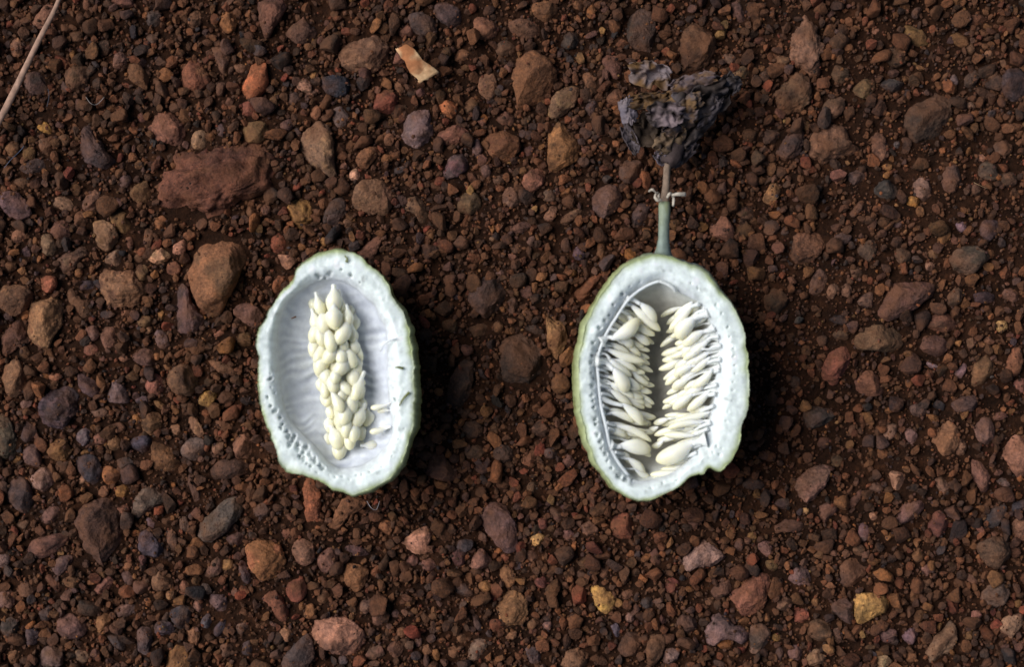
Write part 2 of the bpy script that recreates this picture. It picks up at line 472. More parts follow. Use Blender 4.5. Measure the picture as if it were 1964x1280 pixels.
98,55,48;1470,400 1510,300 1580,370 1560,440 1520,470 1475,440
65,60,62;1760,370 1820,300 1890,300 1870,390 1800,430
135,95,75;1900,370 1990,355 1990,480 1920,480
60,55,62;1910,290 1990,270 1990,330 1915,340
92,68,52;1710,510 1800,460 1890,480 1910,560 1840,640 1760,600
125,75,58;440,760 500,690 590,650 640,660 630,800 590,850 520,880 450,810;large blocky red-brown stone near a flat mauve flake;the blocky red-brown stone
190,145,78;1080,760 1220,755 1290,810 1270,850 1180,885 1120,925 1090,910;large bright yellow ochre D-shaped stone;the yellow D-shaped stone
122,96,98;340,835 440,875 450,930 510,925 545,970 520,1030 440,1000 400,1000 350,1040 295,1005;thin flat mauve flake with one straight edge;the flat mauve flake
105,82,72;545,910 610,910 660,970 600,1080 545,1090 540,1010
140,72,60;760,870 810,835 860,870 820,930 765,910
115,88,88;740,680 800,600 865,670 860,710 780,720 735,715
95,65,52;1005,640 1060,565 1140,590 1150,680 1090,740 1010,720
88,64,58;950,820 1040,780 1080,830 1075,920 1020,900
120,60,52;95,720 120,665 185,710 150,760 100,750
92,62,52;330,740 440,670 465,720 400,790 370,800
120,85,80;570,510 620,470 660,510 640,570 590,570
95,68,60;590,430 650,400 730,370 830,380 820,440 730,440 620,460
100,72,78;1105,430 1130,380 1170,430 1150,490 1110,480
105,75,60;660,800 720,770 770,800 740,860 680,860
98,70,50;830,960 860,890 940,890 970,960 960,1010 880,1020
100,72,60;970,950 1010,940 1025,1000 990,1040
105,75,72;1200,990 1240,940 1310,950 1310,1000 1240,1030
110,88,105;1340,980 1390,940 1435,970 1390,1035 1345,1010;small violet heart-shaped pebble
110,88,70;1465,1070 1510,980 1570,910 1625,930 1630,1010 1570,1080 1500,1150 1465,1140;long grey-tan stone with an ochre streak beside the violet pebble
160,105,100;1695,860 1720,835 1760,875 1735,915 1705,900
105,75,65;1660,670 1690,655 1750,700 1740,730 1680,700
90,74,66;1740,780 1790,710 1860,700 1900,750 1850,830 1800,835
140,108,85;1840,930 1880,880 1980,865 1960,950 1900,1005 1850,970
120,98,95;80,1080 120,1040 175,1060 160,1120 100,1145
105,85,95;730,1060 780,1025 825,1060 800,1110 750,1110
145,112,85;830,1090 880,1045 940,1070 935,1120 860,1145
140,115,85;1195,1090 1240,1070 1300,1130 1260,1160 1200,1150
105,75,55;0,990 60,970 105,1000 90,1060 40,1150 0,1150
195,150,95;e 830 330 40 36
165,120,60;e 680 990 55 40
62,46,42;480,180 560,150 640,190 610,230 500,210
88,66,45;960,60 1000,30 1045,70 1010,105 970,90
120,75,45;1200,0 1270,0 1270,50 1220,65
78,58,58;e 485 510 60 90
140,98,80;1160,350 1190,330 1210,365 1180,385
115,78,48;1380,570 1420,515 1455,570 1420,605
110,75,70;1420,630 1470,605 1500,650 1450,670
105,75,55;1430,700 1490,680 1500,710 1440,735
110,78,45;1665,980 1700,945 1720,990 1680,1020
135,92,55;850,800 890,770 915,810 890,840
52,52,62;670,1090 690,1035 720,1060 700,1130
105,75,55;e 1110 535 65 60
115,75,48;1370,1080 1410,1060 1420,1120 1360,1130
88,55,50;10,560 50,520 80,570 60,630 20,590
98,75,45;610,590 670,580 690,630 640,650
80,60,58;660,280 730,260 770,290 720,330 670,310
100,72,60;e 1205 210 80 55
92,60,55;1050,300 1090,240 1135,210 1120,270 1070,330
92,66,58;e 210 920 110 100
130,88,62;300,790 340,780 365,810 320,825
118,85,45;e 550 465 55 60
#F
110,72,52;415,150 420,80 560,60 605,80 600,140 530,240 440,270 395,210;large dull red-brown stone off the stemmed fruit half's shoulder;the dull red-brown stone
85,65,52;760,160 820,120 885,120 885,190 850,260 790,210
88,70,58;1285,220 1340,160 1420,145 1500,190 1510,220 1430,290 1360,315 1300,280
85,60,55;890,530 920,410 1000,350 1120,345 1210,350 1240,390 1170,450 1060,520 950,580 910,560;large long dark stone with one rusty flank lying diagonally;the long dark rusty stone
105,82,60;750,680 800,610 880,590 990,610 1030,660 1010,730 950,750 870,740 770,740;lumpy olive-tan stone like clustered nodules;the lumpy olive-tan stone
115,65,52;560,860 600,750 660,685 720,690 745,740 720,840 640,940 570,910;glossy dark red kidney-shaped stone near the stemmed fruit half;the dark red kidney stone
122,78,62;750,910 820,835 870,870 920,920 930,970 860,995 790,980
110,70,55;1130,600 1210,530 1270,515 1330,580 1330,620 1230,640
88,60,55;1105,700 1150,650 1250,655 1290,710 1240,780 1160,765
195,155,95;e 1580 600 72 72;small round pale yellow pebble
115,72,52;1600,800 1640,710 1680,720 1699,780 1690,850 1640,885 1600,860
115,82,55;1410,940 1430,790 1480,740 1540,790 1540,860 1460,965;almond-shaped dark stone with an ochre split face
88,66,62;1290,1040 1340,1000 1430,980 1450,1040 1400,1085 1320,1080
66,60,56;455,1110 500,1050 600,1030 660,1080 630,1150 540,1195
90,68,62;500,370 540,280 600,270 610,340 570,420 510,480
115,88,72;595,440 610,370 660,355 670,400 620,465
115,85,70;675,420 710,345 745,390 725,440
100,74,62;755,450 860,395 865,490 800,500
100,72,55;720,290 770,260 810,300 770,345 725,330
125,98,110;1310,860 1390,795 1390,840 1350,905 1310,880
150,125,140;1150,790 1250,830 1200,840 1160,820
125,75,55;e 1175 870 55 55
120,80,45;1215,100 1250,45 1300,60 1280,120 1240,150
115,95,115;1310,20 1370,10 1380,60 1340,80
125,92,62;1160,200 1200,150 1235,180 1225,225 1180,220
135,98,80;e 1180 265 60 55
105,72,62;1575,430 1620,370 1680,400 1690,480 1600,450
75,60,65;1470,0 1565,0 1550,90 1500,130 1450,80
65,55,58;630,100 700,70 760,100 700,150 640,150
62,46,32;240,450 290,380 370,410 405,490 320,540 260,510
58,48,46;245,20 310,0 355,40 330,90 260,90
95,70,50;630,640 690,615 735,640 710,680 650,670
85,58,45;e 575 680 70 70
52,42,42;595,570 660,530 770,570 700,600
62,55,52;e 430 910 60 80
110,80,78;960,30 1030,10 1030,40 990,50
88,66,52;1290,390 1360,380 1365,450 1310,500 1260,450
95,72,55;980,200 1000,150 1070,180 1080,250 1000,250
105,75,58;1380,680 1420,650 1440,700 1400,735
140,98,78;1470,680 1510,650 1550,690 1510,710
85,64,58;1060,1050 1110,1030 1165,1070 1140,1110 1080,1100
140,105,88;910,1200 950,1130 1010,1150 1000,1210 950,1240
120,88,85;1025,1180 1070,1160 1120,1220 1100,1270 1050,1250
110,80,72;1420,1170 1470,1110 1530,1120 1540,1200 1510,1280 1430,1240
110,70,60;1520,1120 1570,1075 1630,1095 1580,1130
135,85,75;1640,920 1710,880 1720,990
105,72,55;710,1230 740,1150 780,1160 740,1220
88,56,45;e 590 1255 100 70
72,52,55;e 1480 440 150 70
#G
125,90,72;440,110 490,35 530,90 555,190 590,270 570,330 565,400 510,440 475,400 430,340 395,280 395,190;tall pale brown crumbly clod pointed at its top;the tall pale clod
95,70,50;320,520 360,440 440,395 510,440 515,540 470,620 380,665 325,600;rounded olive-brown stone touching the tall pale clod's foot
88,66,50;565,590 620,545 700,530 710,600 660,660 590,660
95,68,52;500,800 540,730 610,670 660,700 720,690 730,770 800,820 740,860 640,890 600,930 490,900;large lumpy brown clod with a jutting corner;the large lumpy clod
80,60,56;320,850 370,760 430,700 480,740 470,820 420,890 340,890
70,55,46;1035,600 1090,530 1200,510 1290,540 1300,640 1230,740 1150,800 1080,830 1050,750;largest blackish brown rounded stone among dark gravel;the blackish stone
95,64,52;850,790 900,700 960,770 960,850 930,920 880,870
90,66,48;930,290 990,245 1050,280 1050,340 990,375 940,340
105,78,42;1030,140 1080,125 1150,170 1180,240 1110,255 1040,210;dark pebble with a bright yellow edge
95,72,46;750,490 800,440 875,440 870,500 820,550 770,530
58,52,52;905,450 960,430 1050,460 1000,510 920,500
78,60,44;620,390 650,340 700,345 740,400 700,460 630,450
62,58,54;840,1060 900,1005 1000,1010 1030,1060 970,1120 880,1110
115,88,78;1085,1020 1130,985 1190,1010 1195,1080 1150,1125 1095,1080
165,115,55;e 1085 1125 105 70;yellow oval pebble near the blackish stone, touching a mauve one
130,95,62;245,1100 290,1020 345,1025 345,1080 300,1140 255,1130
115,82,60;95,1180 140,1140 210,1170 180,1225 110,1200
80,60,55;1240,1000 1270,920 1330,920 1365,990 1330,1070 1250,1080
75,60,50;e 1505 960 115 130
92,64,48;e 1620 1000 90 100
100,74,62;1390,1050 1430,1020 1475,1060 1440,1095 1395,1085
70,58,62;1570,440 1610,380 1710,375 1710,560 1640,570 1575,520
105,64,46;1350,90 1440,75 1500,80 1500,120 1420,150
105,82,70;20,300 70,290 105,320 80,355 30,340
112,84,56;60,410 130,360 170,385 165,430 90,440
82,60,48;225,400 260,375 290,420 260,470 230,450
95,66,60;60,-10 130,-10 160,130 130,140 80,70
140,92,72;850,170 890,150 900,170 870,190
130,78,50;320,260 350,200 365,215 330,265
105,88,90;1290,430 1320,400 1350,440 1330,475
115,76,48;1240,430 1320,360 1310,390 1250,465
95,68,50;1500,420 1540,370 1570,420 1530,460
130,90,65;e 1510 300 50 55
105,75,55;e 1590 345 60 60
110,70,45;1560,690 1710,680 1710,720 1600,745
145,100,80;e 1480 878 60 50
125,98,82;e 1410 583 65 40
95,88,88;975,790 1020,780 1025,815 985,825
150,100,50;920,970 960,940 960,990 910,990
76,60,58;720,970 780,940 830,980 800,1030 730,1030
85,64,58;735,1180 790,1110 815,1130 790,1190 740,1220
120,90,82;970,1250 1030,1225 1030,1250 980,1270
150,88,60;215,950 240,905 255,930 225,960
125,92,58;e 490 697 45 55
140,90,65;265,340 320,350 310,370
88,64,46;e 360 330 90 60
78,58,48;1370,440 1440,360 1460,420 1440,490 1380,490
82,64,48;1370,250 1410,225 1440,280 1400,305
75,56,46;1540,800 1600,760 1650,820 1620,870 1550,860
82,58,46;240,720 320,720 350,740 310,800 250,800
75,52,34;e 170 750 90 90
#H
112,80,62;70,330 130,250 220,180 310,180 370,250 360,330 290,390 200,405 100,360;large smooth brown domed stone near the pale curved flake;the brown domed stone
135,68,52;280,530 340,490 415,525 420,590 360,640 285,625;cube-like brick red stone;the cube-like red stone
98,84,88;425,760 440,690 500,600 570,570 605,620 610,800 570,835 430,830;tall blue-grey thumb-shaped stone;the blue-grey thumb stone
150,88,52;630,590 680,550 750,570 760,620 720,660 680,640
120,75,65;635,740 700,700 780,700 820,740 770,790 690,810 640,790
82,66,68;655,950 680,870 760,840 820,870 810,940 740,990 670,1000
140,98,72;860,500 870,420 940,395 970,450 960,540 920,560
120,78,50;1050,420 1080,340 1150,280 1220,300 1290,360 1310,440 1220,560 1110,620 1080,560;large two-faced stone, orange-brown on one side, dark on the other;the two-faced orange-brown stone
112,84,62;1245,620 1290,520 1370,460 1430,480 1410,580 1330,650 1265,650;walnut-like brown stone with a slit
145,98,58;1250,850 1260,720 1320,675 1380,740 1440,780 1420,880 1340,940 1280,990 1255,910;tall orange kite-shaped stone near the withered flower;the orange kite stone
155,98,80;1090,1040 1140,950 1210,930 1250,980 1220,1040 1160,1080;bright coral pink angular pebble beside the orange kite-shaped stone
115,72,45;890,740 990,715 1080,750 1100,830 1050,890 980,910 920,850
100,78,80;825,790 860,770 890,820 880,870 840,880
78,60,60;1480,1110 1530,1040 1610,1020 1680,1080 1640,1180 1560,1220 1490,1170
120,88,66;1310,1230 1390,1170 1465,1150 1440,1200 1340,1270
118,82,62;1220,1220 1260,1150 1310,1150 1290,1230 1240,1250
120,88,65;150,1100 200,1020 300,985 380,1030 390,1130 350,1200 260,1190 180,1170;large mottled tan and slate stone near the stemless fruit half;the mottled tan stone
115,85,62;430,1170 470,1100 530,1100 580,1160 590,1250 540,1250 500,1180
98,76,52;740,1180 770,1080 850,1070 890,1140 840,1200
105,75,62;1000,1080 1040,1040 1100,1070 1110,1140 1040,1160 1000,1130
90,68,55;e 1265 1090 90 70
88,68,68;590,30 650,0 760,30 780,120 720,160 640,110
72,58,56;470,90 540,60 620,110 640,180 580,215 500,180
125,82,68;410,170 460,125 510,150 500,195 440,205
115,74,58;815,180 850,85 930,100 985,150 950,210 870,220
105,72,55;1020,130 1110,95 1200,130 1220,190 1140,220 1050,180
95,72,56;950,260 1020,210 1090,240 1080,300 980,310
118,78,50;1160,20 1250,0 1310,20 1300,90 1250,130 1170,80
65,56,50;1310,240 1360,170 1430,180 1430,240 1380,275
105,68,58;1545,310 1600,280 1670,340 1680,420 1630,440 1570,370
120,80,55;1440,400 1490,390 1540,460 1530,490 1480,510
75,58,60;1450,590 1500,530 1550,560 1530,630 1470,640
76,60,54;1700,60 1780,30 1850,70 1860,220 1830,320 1740,310 1700,200
135,88,58;175,870 240,820 320,815 290,890 230,950 185,920
130,85,62;e 365 775 65 80
200,150,125;e 172 973 60 75;small whitish pink bead-like pebble
115,80,52;780,580 840,525 865,570 840,620 800,630
92,68,66;870,930 920,910 945,970 900,1005
76,58,52;1630,960 1700,880 1790,900 1780,1000 1700,1030
92,62,60;1115,830 1160,800 1185,850 1140,880
110,72,55;1370,660 1420,625 1445,670 1400,700
128,85,58;730,300 780,250 825,280 800,330 740,340
118,80,55;390,480 420,445 455,490 430,525
98,62,60;500,520 550,480 575,520 530,550
85,58,48;940,660 1030,610 1090,660 1060,700 980,690
105,68,50;1580,540 1640,480 1680,520 1650,590 1590,580
95,68,52;e 980 1005 70 55
120,78,48;1380,-10 1460,-10 1450,60 1390,30
125,85,68;1710,150 1760,165 1735,200
115,65,48;1530,720 1560,730 1555,790 1530,780
76,62,62;0,1170 40,1130 110,1150 110,1240 30,1270
112,80,60;e 135 1245 60 60
72,62,62;380,940 460,920 470,950 400,970
#I
125,72,50;345,205 370,160 430,145 430,230 380,220
85,64,58;360,400 420,320 520,310 575,380 520,470 460,510 400,460;grey-brown rounded stone between the fruit halves near the large dark one
72,54,44;520,680 540,610 590,575 680,610 760,690 795,770 740,850 650,885 560,860 525,770;largest dark brown stone between the two fruit halves;the large dark brown stone
60,46,40;300,760 350,715 395,740 390,880 340,970 300,1000 235,950 260,860
140,100,62;760,510 790,450 800,510 860,540 885,620 850,690 820,735 775,700 775,600;tan and white crusted stone at the stemmed fruit half's left side;the crusted tan stone
125,72,46;890,370 960,320 1060,250 1067,290 1010,380 940,435 895,430;rust red slab tucked against the stemmed fruit half's shoulder, beside the crusted tan stone
115,78,55;640,470 680,455 705,500 680,535 650,510
88,58,50;610,370 650,330 710,350 710,410 640,410
62,50,34;220,530 290,505 320,540 310,590 240,570
66,48,32;370,560 420,515 480,530 470,590 400,610
115,72,52;630,1240 690,1175 730,1200 700,1260 640,1275
95,65,50;700,1060 740,1020 790,1080 760,1130 680,1090
72,56,50;490,1200 530,1150 600,1170 600,1230 540,1270
85,62,46;335,1200 400,1150 470,1190 430,1230 350,1240
88,60,40;e 500 1080 50 75
98,80,82;265,390 300,365 340,400 300,415
92,62,54;575,50 640,10 700,20 660,70 600,70
92,68,58;660,110 700,80 720,120 690,145
105,72,56;570,150 630,110 655,160 600,180
85,68,82;890,180 930,130 975,190 930,215
120,80,50;1020,200 1040,110 1067,100 1075,220
70,54,46;640,540 700,540 770,570 740,600 660,570
92,64,52;560,440 600,390 630,430 600,500 570,480
120,72,50;e 870 455 65 40
85,56,44;235,290 310,280 310,330 260,360
105,72,46;e 520 555 60 65
50,38,32;e 390 1080 110 100
82,62,58;e 790 1200 80 60
95,72,70;500,275 540,250 560,285 520,300
105,72,66;e 880 1240 60 70
125,92,68;e 490 100 30 28
#J
92,62,42;525,60 560,-90 640,-130 720,-60 740,60 700,150 600,180 540,130;large dark brown stone just off the withered flower's tip;the dark brown stone
125,82,65;690,1010 800,950 850,1060 850,1140 780,1100 710,1080
105,74,56;850,930 900,910 970,930 950,990 880,980
75,58,58;265,970 320,880 380,910 350,1010 280,1060
112,76,42;e 508 1015 60 70
110,72,48;190,450 240,450 230,560 180,560
#L
150,95,50;275,75 300,55 330,80 300,100
175,125,70;e 398 58 40 50
165,115,90;190,110 300,125 240,190 210,160
110,72,60;565,90 640,30 680,20 650,100 620,145 560,110
130,75,48;165,250 200,205 240,220 180,310
"""

stones = []
tile = None
for ln in DATA.strip().splitlines():
    if ln.startswith('#'):
        tile = TILES[ln[1:].strip()]; continue
    f = ln.split(';'); c = tuple(float(v) for v in f[0].split(','))
    g = f[1].strip()
    if g.startswith('e'):
        cx, cy, ww, hh = (float(v) for v in g.split()[1:])
        a0 = random.uniform(0, 6.28)
        pts = [(cx + ww / 2 * math.cos(a) * random.uniform(.9, 1.08), cy + hh / 2 * math.sin(a) * random.uniform(.9, 1.08))
               for a in np.linspace(0, 2 * math.pi, 9)[:-1] + a0]
    else:
        pts = [tuple(float(v) for v in q.split(',')) for q in g.split()]
    L_ = sum(c) / 3; c = tuple(0.76 * v + 0.24 * L_ * d for v, d in zip(c, (1.36, 0.93, 0.71)))
    pts = np.array([(tile[0] + x / tile[2], tile[1] + y / tile[2]) for x, y in pts])
    xs, ys = pts[:, 0], pts[:, 1]; x2, y2 = np.roll(xs, -1), np.roll(ys, -1)
    cr = xs * y2 - x2 * ys; A = cr.sum() / 2
    cen = np.array([((xs + x2) * cr).sum() / (6 * A), ((ys + y2) * cr).sum() / (6 * A)])
    stones.append(dict(c=c, pts=pts, area=abs(A), cen=cen, label=f[2].strip() if len(f) > 2 else None,
                       short=f[3].strip() if len(f) > 3 else None))
stones.sort(key=lambda s: (-1 if s['label'] else 0, -s['area']))

def star(pts, cen, nn=180, rounds=2):
    """radius against angle of an outline about its centre; y up"""
    p = pts - cen; p = np.stack([p[:, 0], -p[:, 1]], 1)
    for _ in range(rounds):          # Chaikin corner cutting
        q = np.roll(p, -1, 0); p = np.stack([p * .8 + q * .2, p * .2 + q * .8], 1).reshape(-1, 2)
    q = np.roll(p, -1, 0); u = np.linspace(0, 1, 12, endpoint=False)[:, None, None]
    d = (p * (1 - u) + q * u).reshape(-1, 2)
    th = np.arctan2(d[:, 1], d[:, 0]); r = np.hypot(d[:, 0], d[:, 1])
    T = np.linspace(-math.pi, math.pi, nn, endpoint=False); b = np.zeros(nn)
    idx = ((th + math.pi) / (2 * math.pi) * nn).astype(int) % nn
    np.maximum.at(b, idx, r)
    ok = b > 0
    b = np.interp(T, np.concatenate([T[ok] - 2 * math.pi, T[ok], T[ok] + 2 * math.pi]), np.tile(b[ok], 3))
    return T, b

def star_at(T, b, th):
    return np.interp(th, np.concatenate([T, [math.pi]]), np.concatenate([b, [b[0]]]))

ICO = {}
def ico(n):
    if n not in ICO:
        bm = bmesh.new(); bmesh.ops.create_icosphere(bm, subdivisions=n, radius=1)
        bm.verts.ensure_lookup_table()
        ICO[n] = (np.array([v.co[:] for v in bm.verts]), np.array([[v.index for v in f.verts] for f in bm.faces]))
        bm.free()
    return ICO[n]

# ---------------------------------------------------------------- soil (setting)
def soil_z(x, y):
    p = np.stack([x, y, np.zeros_like(x)], -1).reshape(-1, 3)
    z = fbm(p * 45, 3, 2) * 0.0012 + fbm(p * 260, 8, 3) * 0.0009 - 0.0013
    return z.reshape(np.shape(x))
fx = np.arange(-0.17, 0.1701, 0.0012); fy = np.arange(-0.12, 0.1201, 0.0012)
ox = np.array([0.19, 0.23, 0.3, 0.45, 0.8, 1.5, 3.0])
gx = np.concatenate([-ox[::-1], fx, ox]); gy = np.concatenate([-ox[::-1] + 0.05, fy, ox - 0.05])
GX, GY = np.meshgrid(gx, gy)
V = np.stack([GX, GY, soil_z(GX, GY)], -1).reshape(-1, 3)
nx, ny = len(gx), len(gy)
ii = (np.arange(ny - 1)[:, None] * nx + np.arange(nx - 1)[None]).ravel()
so_ = obj("ground", mesh_np("ground", V, np.stack([ii, ii + 1, ii + nx + 1, ii + nx], 1), M_SOIL))
so_["kind"] = "structure"

# ---------------------------------------------------------------- stones
# height map of what already lies on the soil (0.25 mm cells)
CELL = 0.00025; HX0, HY0 = -0.17, -0.12
HW, HH = int(0.34 / CELL), int(0.24 / CELL)
occ = np.zeros((HH, HW), np.float32)

def stamp(cen, T, b, htop):
    rm = b.max(); i0 = int((cen[0] - rm - HX0) / CELL); i1 = int((cen[0] + rm - HX0) / CELL) + 1
    j0 = int((cen[1] - rm - HY0) / CELL); j1 = int((cen[1] + rm - HY0) / CELL) + 1
    i0, j0 = max(i0, 0), max(j0, 0); i1, j1 = min(i1, HW), min(j1, HH)
    if i1 <= i0 or j1 <= j0: return
    X = HX0 + (np.arange(i0, i1) + .5) * CELL - cen[0]; Y = HY0 + (np.arange(j0, j1) + .5) * CELL - cen[1]
    X, Y = np.meshgrid(X, Y); f = np.hypot(X, Y) / np.maximum(star_at(T, b, np.arctan2(Y, X)), 1e-6)
    h = np.where(f < 0.9, htop * np.sqrt(np.clip(1 - f ** 2, 0.02, 1)), 0)
    occ[j0:j1, i0:i1] = np.maximum(occ[j0:j1, i0:i1], h)

ALB = 1.0
def stone_verts(s, k, res=None):
    cen = P(*s['cen'])[:2]; T, b = star(s['pts'], s['cen'], 180, 1); b = b * K * 1.04
    r = np.random.default_rng(1000 + k)
    big = s['area'] > 3000
    v0, F = ico(res or (5 if big else 4))
    th = np.arctan2(v0[:, 1], v0[:, 0]); rho = np.hypot(v0[:, 0], v0[:, 1]); Rt = star_at(T, b, th)
    rmin = np.sqrt(s['area'] / math.pi) * K; rmn = min(rmin, np.percentile(b, 25))
    flat = s.get('flat', None)
    ht = rmn * r.uniform(0.55, 0.9) if flat is None else flat
    hb = rmn * 0.55
    sx = rho ** r.uniform(0.5, 0.68); zz = np.sign(v0[:, 2]) * np.abs(v0[:, 2]) ** r.uniform(0.75, 1.0)
    p = np.stack([Rt * sx * np.cos(th), Rt * sx * np.sin(th), np.where(zz > 0, zz * ht, zz * hb)], 1)
    q = p / rmin
    for _ in range(r.integers(7, 14)):          # chipped faces
        a = r.uniform(0, 6.283); nz = r.uniform(0.42, 0.95); nr = math.sqrt(1 - nz * nz)
        n = np.array([nr * math.cos(a), nr * math.sin(a), nz]); d = q @ n
        cut = d.max() * r.uniform(0.62, 0.9); ex = np.clip(d - cut, 0, None)
        q = q - n * (ex * 0.97)[:, None]
    # chipping eats into the outline: bring the plan view back to the traced outline
    nb = 40; bi = ((np.arctan2(q[:, 1], q[:, 0]) + math.pi) / (2 * math.pi) * nb).astype(int) % nb
    mr = np.zeros(nb); np.maximum.at(mr, bi, np.hypot(q[:, 0], q[:, 1])); tb = -math.pi + (np.arange(nb) + .5) * 2 * math.pi / nb
    fr_ = np.clip(star_at(T, b, tb) / rmin / np.maximum(mr, 1e-3), 0.9, 1.6)
    fr_ = (np.roll(fr_, 1) + fr_ * 2 + np.roll(fr_, -1)) / 4
    sc_ = np.interp(np.arctan2(q[:, 1], q[:, 0]), np.concatenate([[tb[-1] - 2 * math.pi], tb, [tb[0] + 2 * math.pi]]), np.concatenate([[fr_[-1]], fr_, [fr_[0]]]))
    q[:, :2] *= sc_[:, None]
    nrm = v0 * np.array([1, 1, 0.8])
    rough = r.uniform(0.07, 0.17) * (1.7 if 'slab' in (s['label'] or '') or 'clod' in (s['label'] or '') else 1)
    q = q + nrm * (fbm(q * 1.7 + k, 20 + k % 50, 2) * rough * 0.75 + fbm(q * 5.5 + k, 3, 4, 0.62) * rough * 0.75)[:, None]
    p = q * rmin
    base = lin(s['c']) * ALB
    n1 = fbm(q * 1.3 + 3.1 * k, 5, 2); n2 = fbm(q * 4 + k, 9, 3)
    alt = lin(np.clip(np.array(s['c']) * r.choice([0.6, 0.72, 1.22]) * (1 + r.normal(0, 0.03, 3)), 18, 230)) * ALB
    m = np.clip((n1 + 0.35 * n2 - 0.08) * 4, 0, 1)[:, None] * 0.75
    cc = (base * (1 - m) + alt * m) * (1 + 0.22 * n2)[:, None]
    sink = ht * (r.uniform(0.05, 0.35) if 'slab of' not in (s['label'] or '') else 0.1)
    return cen, p, F, cc, ht, (T, b), sink

def colour_word(c):
    r_, g_, b_ = c; L = sum(c) / 3; gr = g_ / r_; br = b_ / r_
    if L < 66: return "blackish" if br > 0.85 else "dark chocolate"
    if br > 0.88: return "slate mauve" if L < 92 else "pale mauve"
    if br > 0.76: return "plum grey" if L < 84 else "greyish mauve"
    if gr < 0.6: return "brick red" if r_ < 132 else "bright red-orange"
    if r_ > 148 and br < 0.5: return "golden yellow" if gr > 0.69 else "orange"
    if r_ > 132 and br > 0.56: return "pinkish tan"
    if r_ > 128: return "tawny"
    if L > 88: return "greyish tan" if br > 0.58 else "light brown"
    return ("dull mauve brown" if br > 0.6 else "medium brown") if L > 74 else "deep brown"

def shape_word(pts):
    d = pts - pts.mean(0); e = np.sqrt(np.linalg.eigvalsh(np.cov(d.T))); k = e[1] / max(e[0], 1e-6)
    if k > 2.0: return "splinter-like"
    if k > 1.5: return "elongated"
    return "oval" if k > 1.2 else ("angular" if len(pts) <= 5 else "roundish")

LAND = [(s['short'], s['cen']) for s in stones if s['short']]
LAND += [("the stemless fruit half", np.array([645, 715])), ("the stemmed fruit half", np.array([1268, 725])),
         ("the withered flower", np.array([1290, 220])), ("the dry straw", np.array([55, 110])), ("the pale curved flake", np.array([800, 125]))]
def land_order(c):
    def dd(l):
        n, p = l; d = np.hypot(*(p - c)); 
        return d - (190 if "fruit" in n else 60 if "flower" in n else 45)
    return sorted(LAND, key=dd)
NIND = 300
used = {}
for k, s in enumerate(stones[:NIND]):
    if not s['label']:
        A = s['area']; sz = "large" if A > 4200 else "medium-sized" if A > 1700 else "small" if A > 800 else "tiny"
        noun = "stone" if A > 2600 else "pebble"
        near = land_order(s['cen'])
        stem = f"{sz} {colour_word(s['c'])} {shape_word(s['pts'])} {noun}"
        opts = [f"{stem} near {near[0][0]}", f"{stem} between {near[0][0]} and {near[1][0]}", f"{stem} between {near[0][0]} and {near[2][0]}"]
        opts += [f"{stem} between {near[1][0]} and {near[2][0]}", f"{stem} between {near[0][0]} and {near[3][0]}", f"{stem} near {near[1][0]}"]
        opts = [o for o in opts if len(o.split()) <= 16]
        pick = next((o for o in opts if o not in used), opts[0])
        s['label'] = pick; s['noun'] = noun
    used.setdefault(s['label'], []).append(k)
rest_v, rest_f, rest_c, off = [], [], [], 0
for k, s in enumerate(stones):
    if s['label'] and 'flat mauve flake' in s['label'] and 'thin' in s['label']: s['flat'] = 0.0016
    cen, p, F, cc, ht, (T, b), sink = stone_verts(s, k, None if k < NIND else 3)
    z0 = float(soil_z(np.array([cen[0]]), np.array([cen[1]]))[0]) + sink
    stamp(cen, T, b, ht + sink)
    if k < NIND:
        nm = "stone" if s['area'] > 2600 else "pebble"
        o = obj(nm, mesh_np(nm, p, F, M_STONE, cc), None, (cen[0], cen[1], z0))
        tag(o, s['label'], nm, "stones and pebbles lying in the gravel")
    else:
        rest_v.append(p + np.array([cen[0], cen[1], z0])); rest_f.append(F + off); rest_c.append(cc); off += len(p)

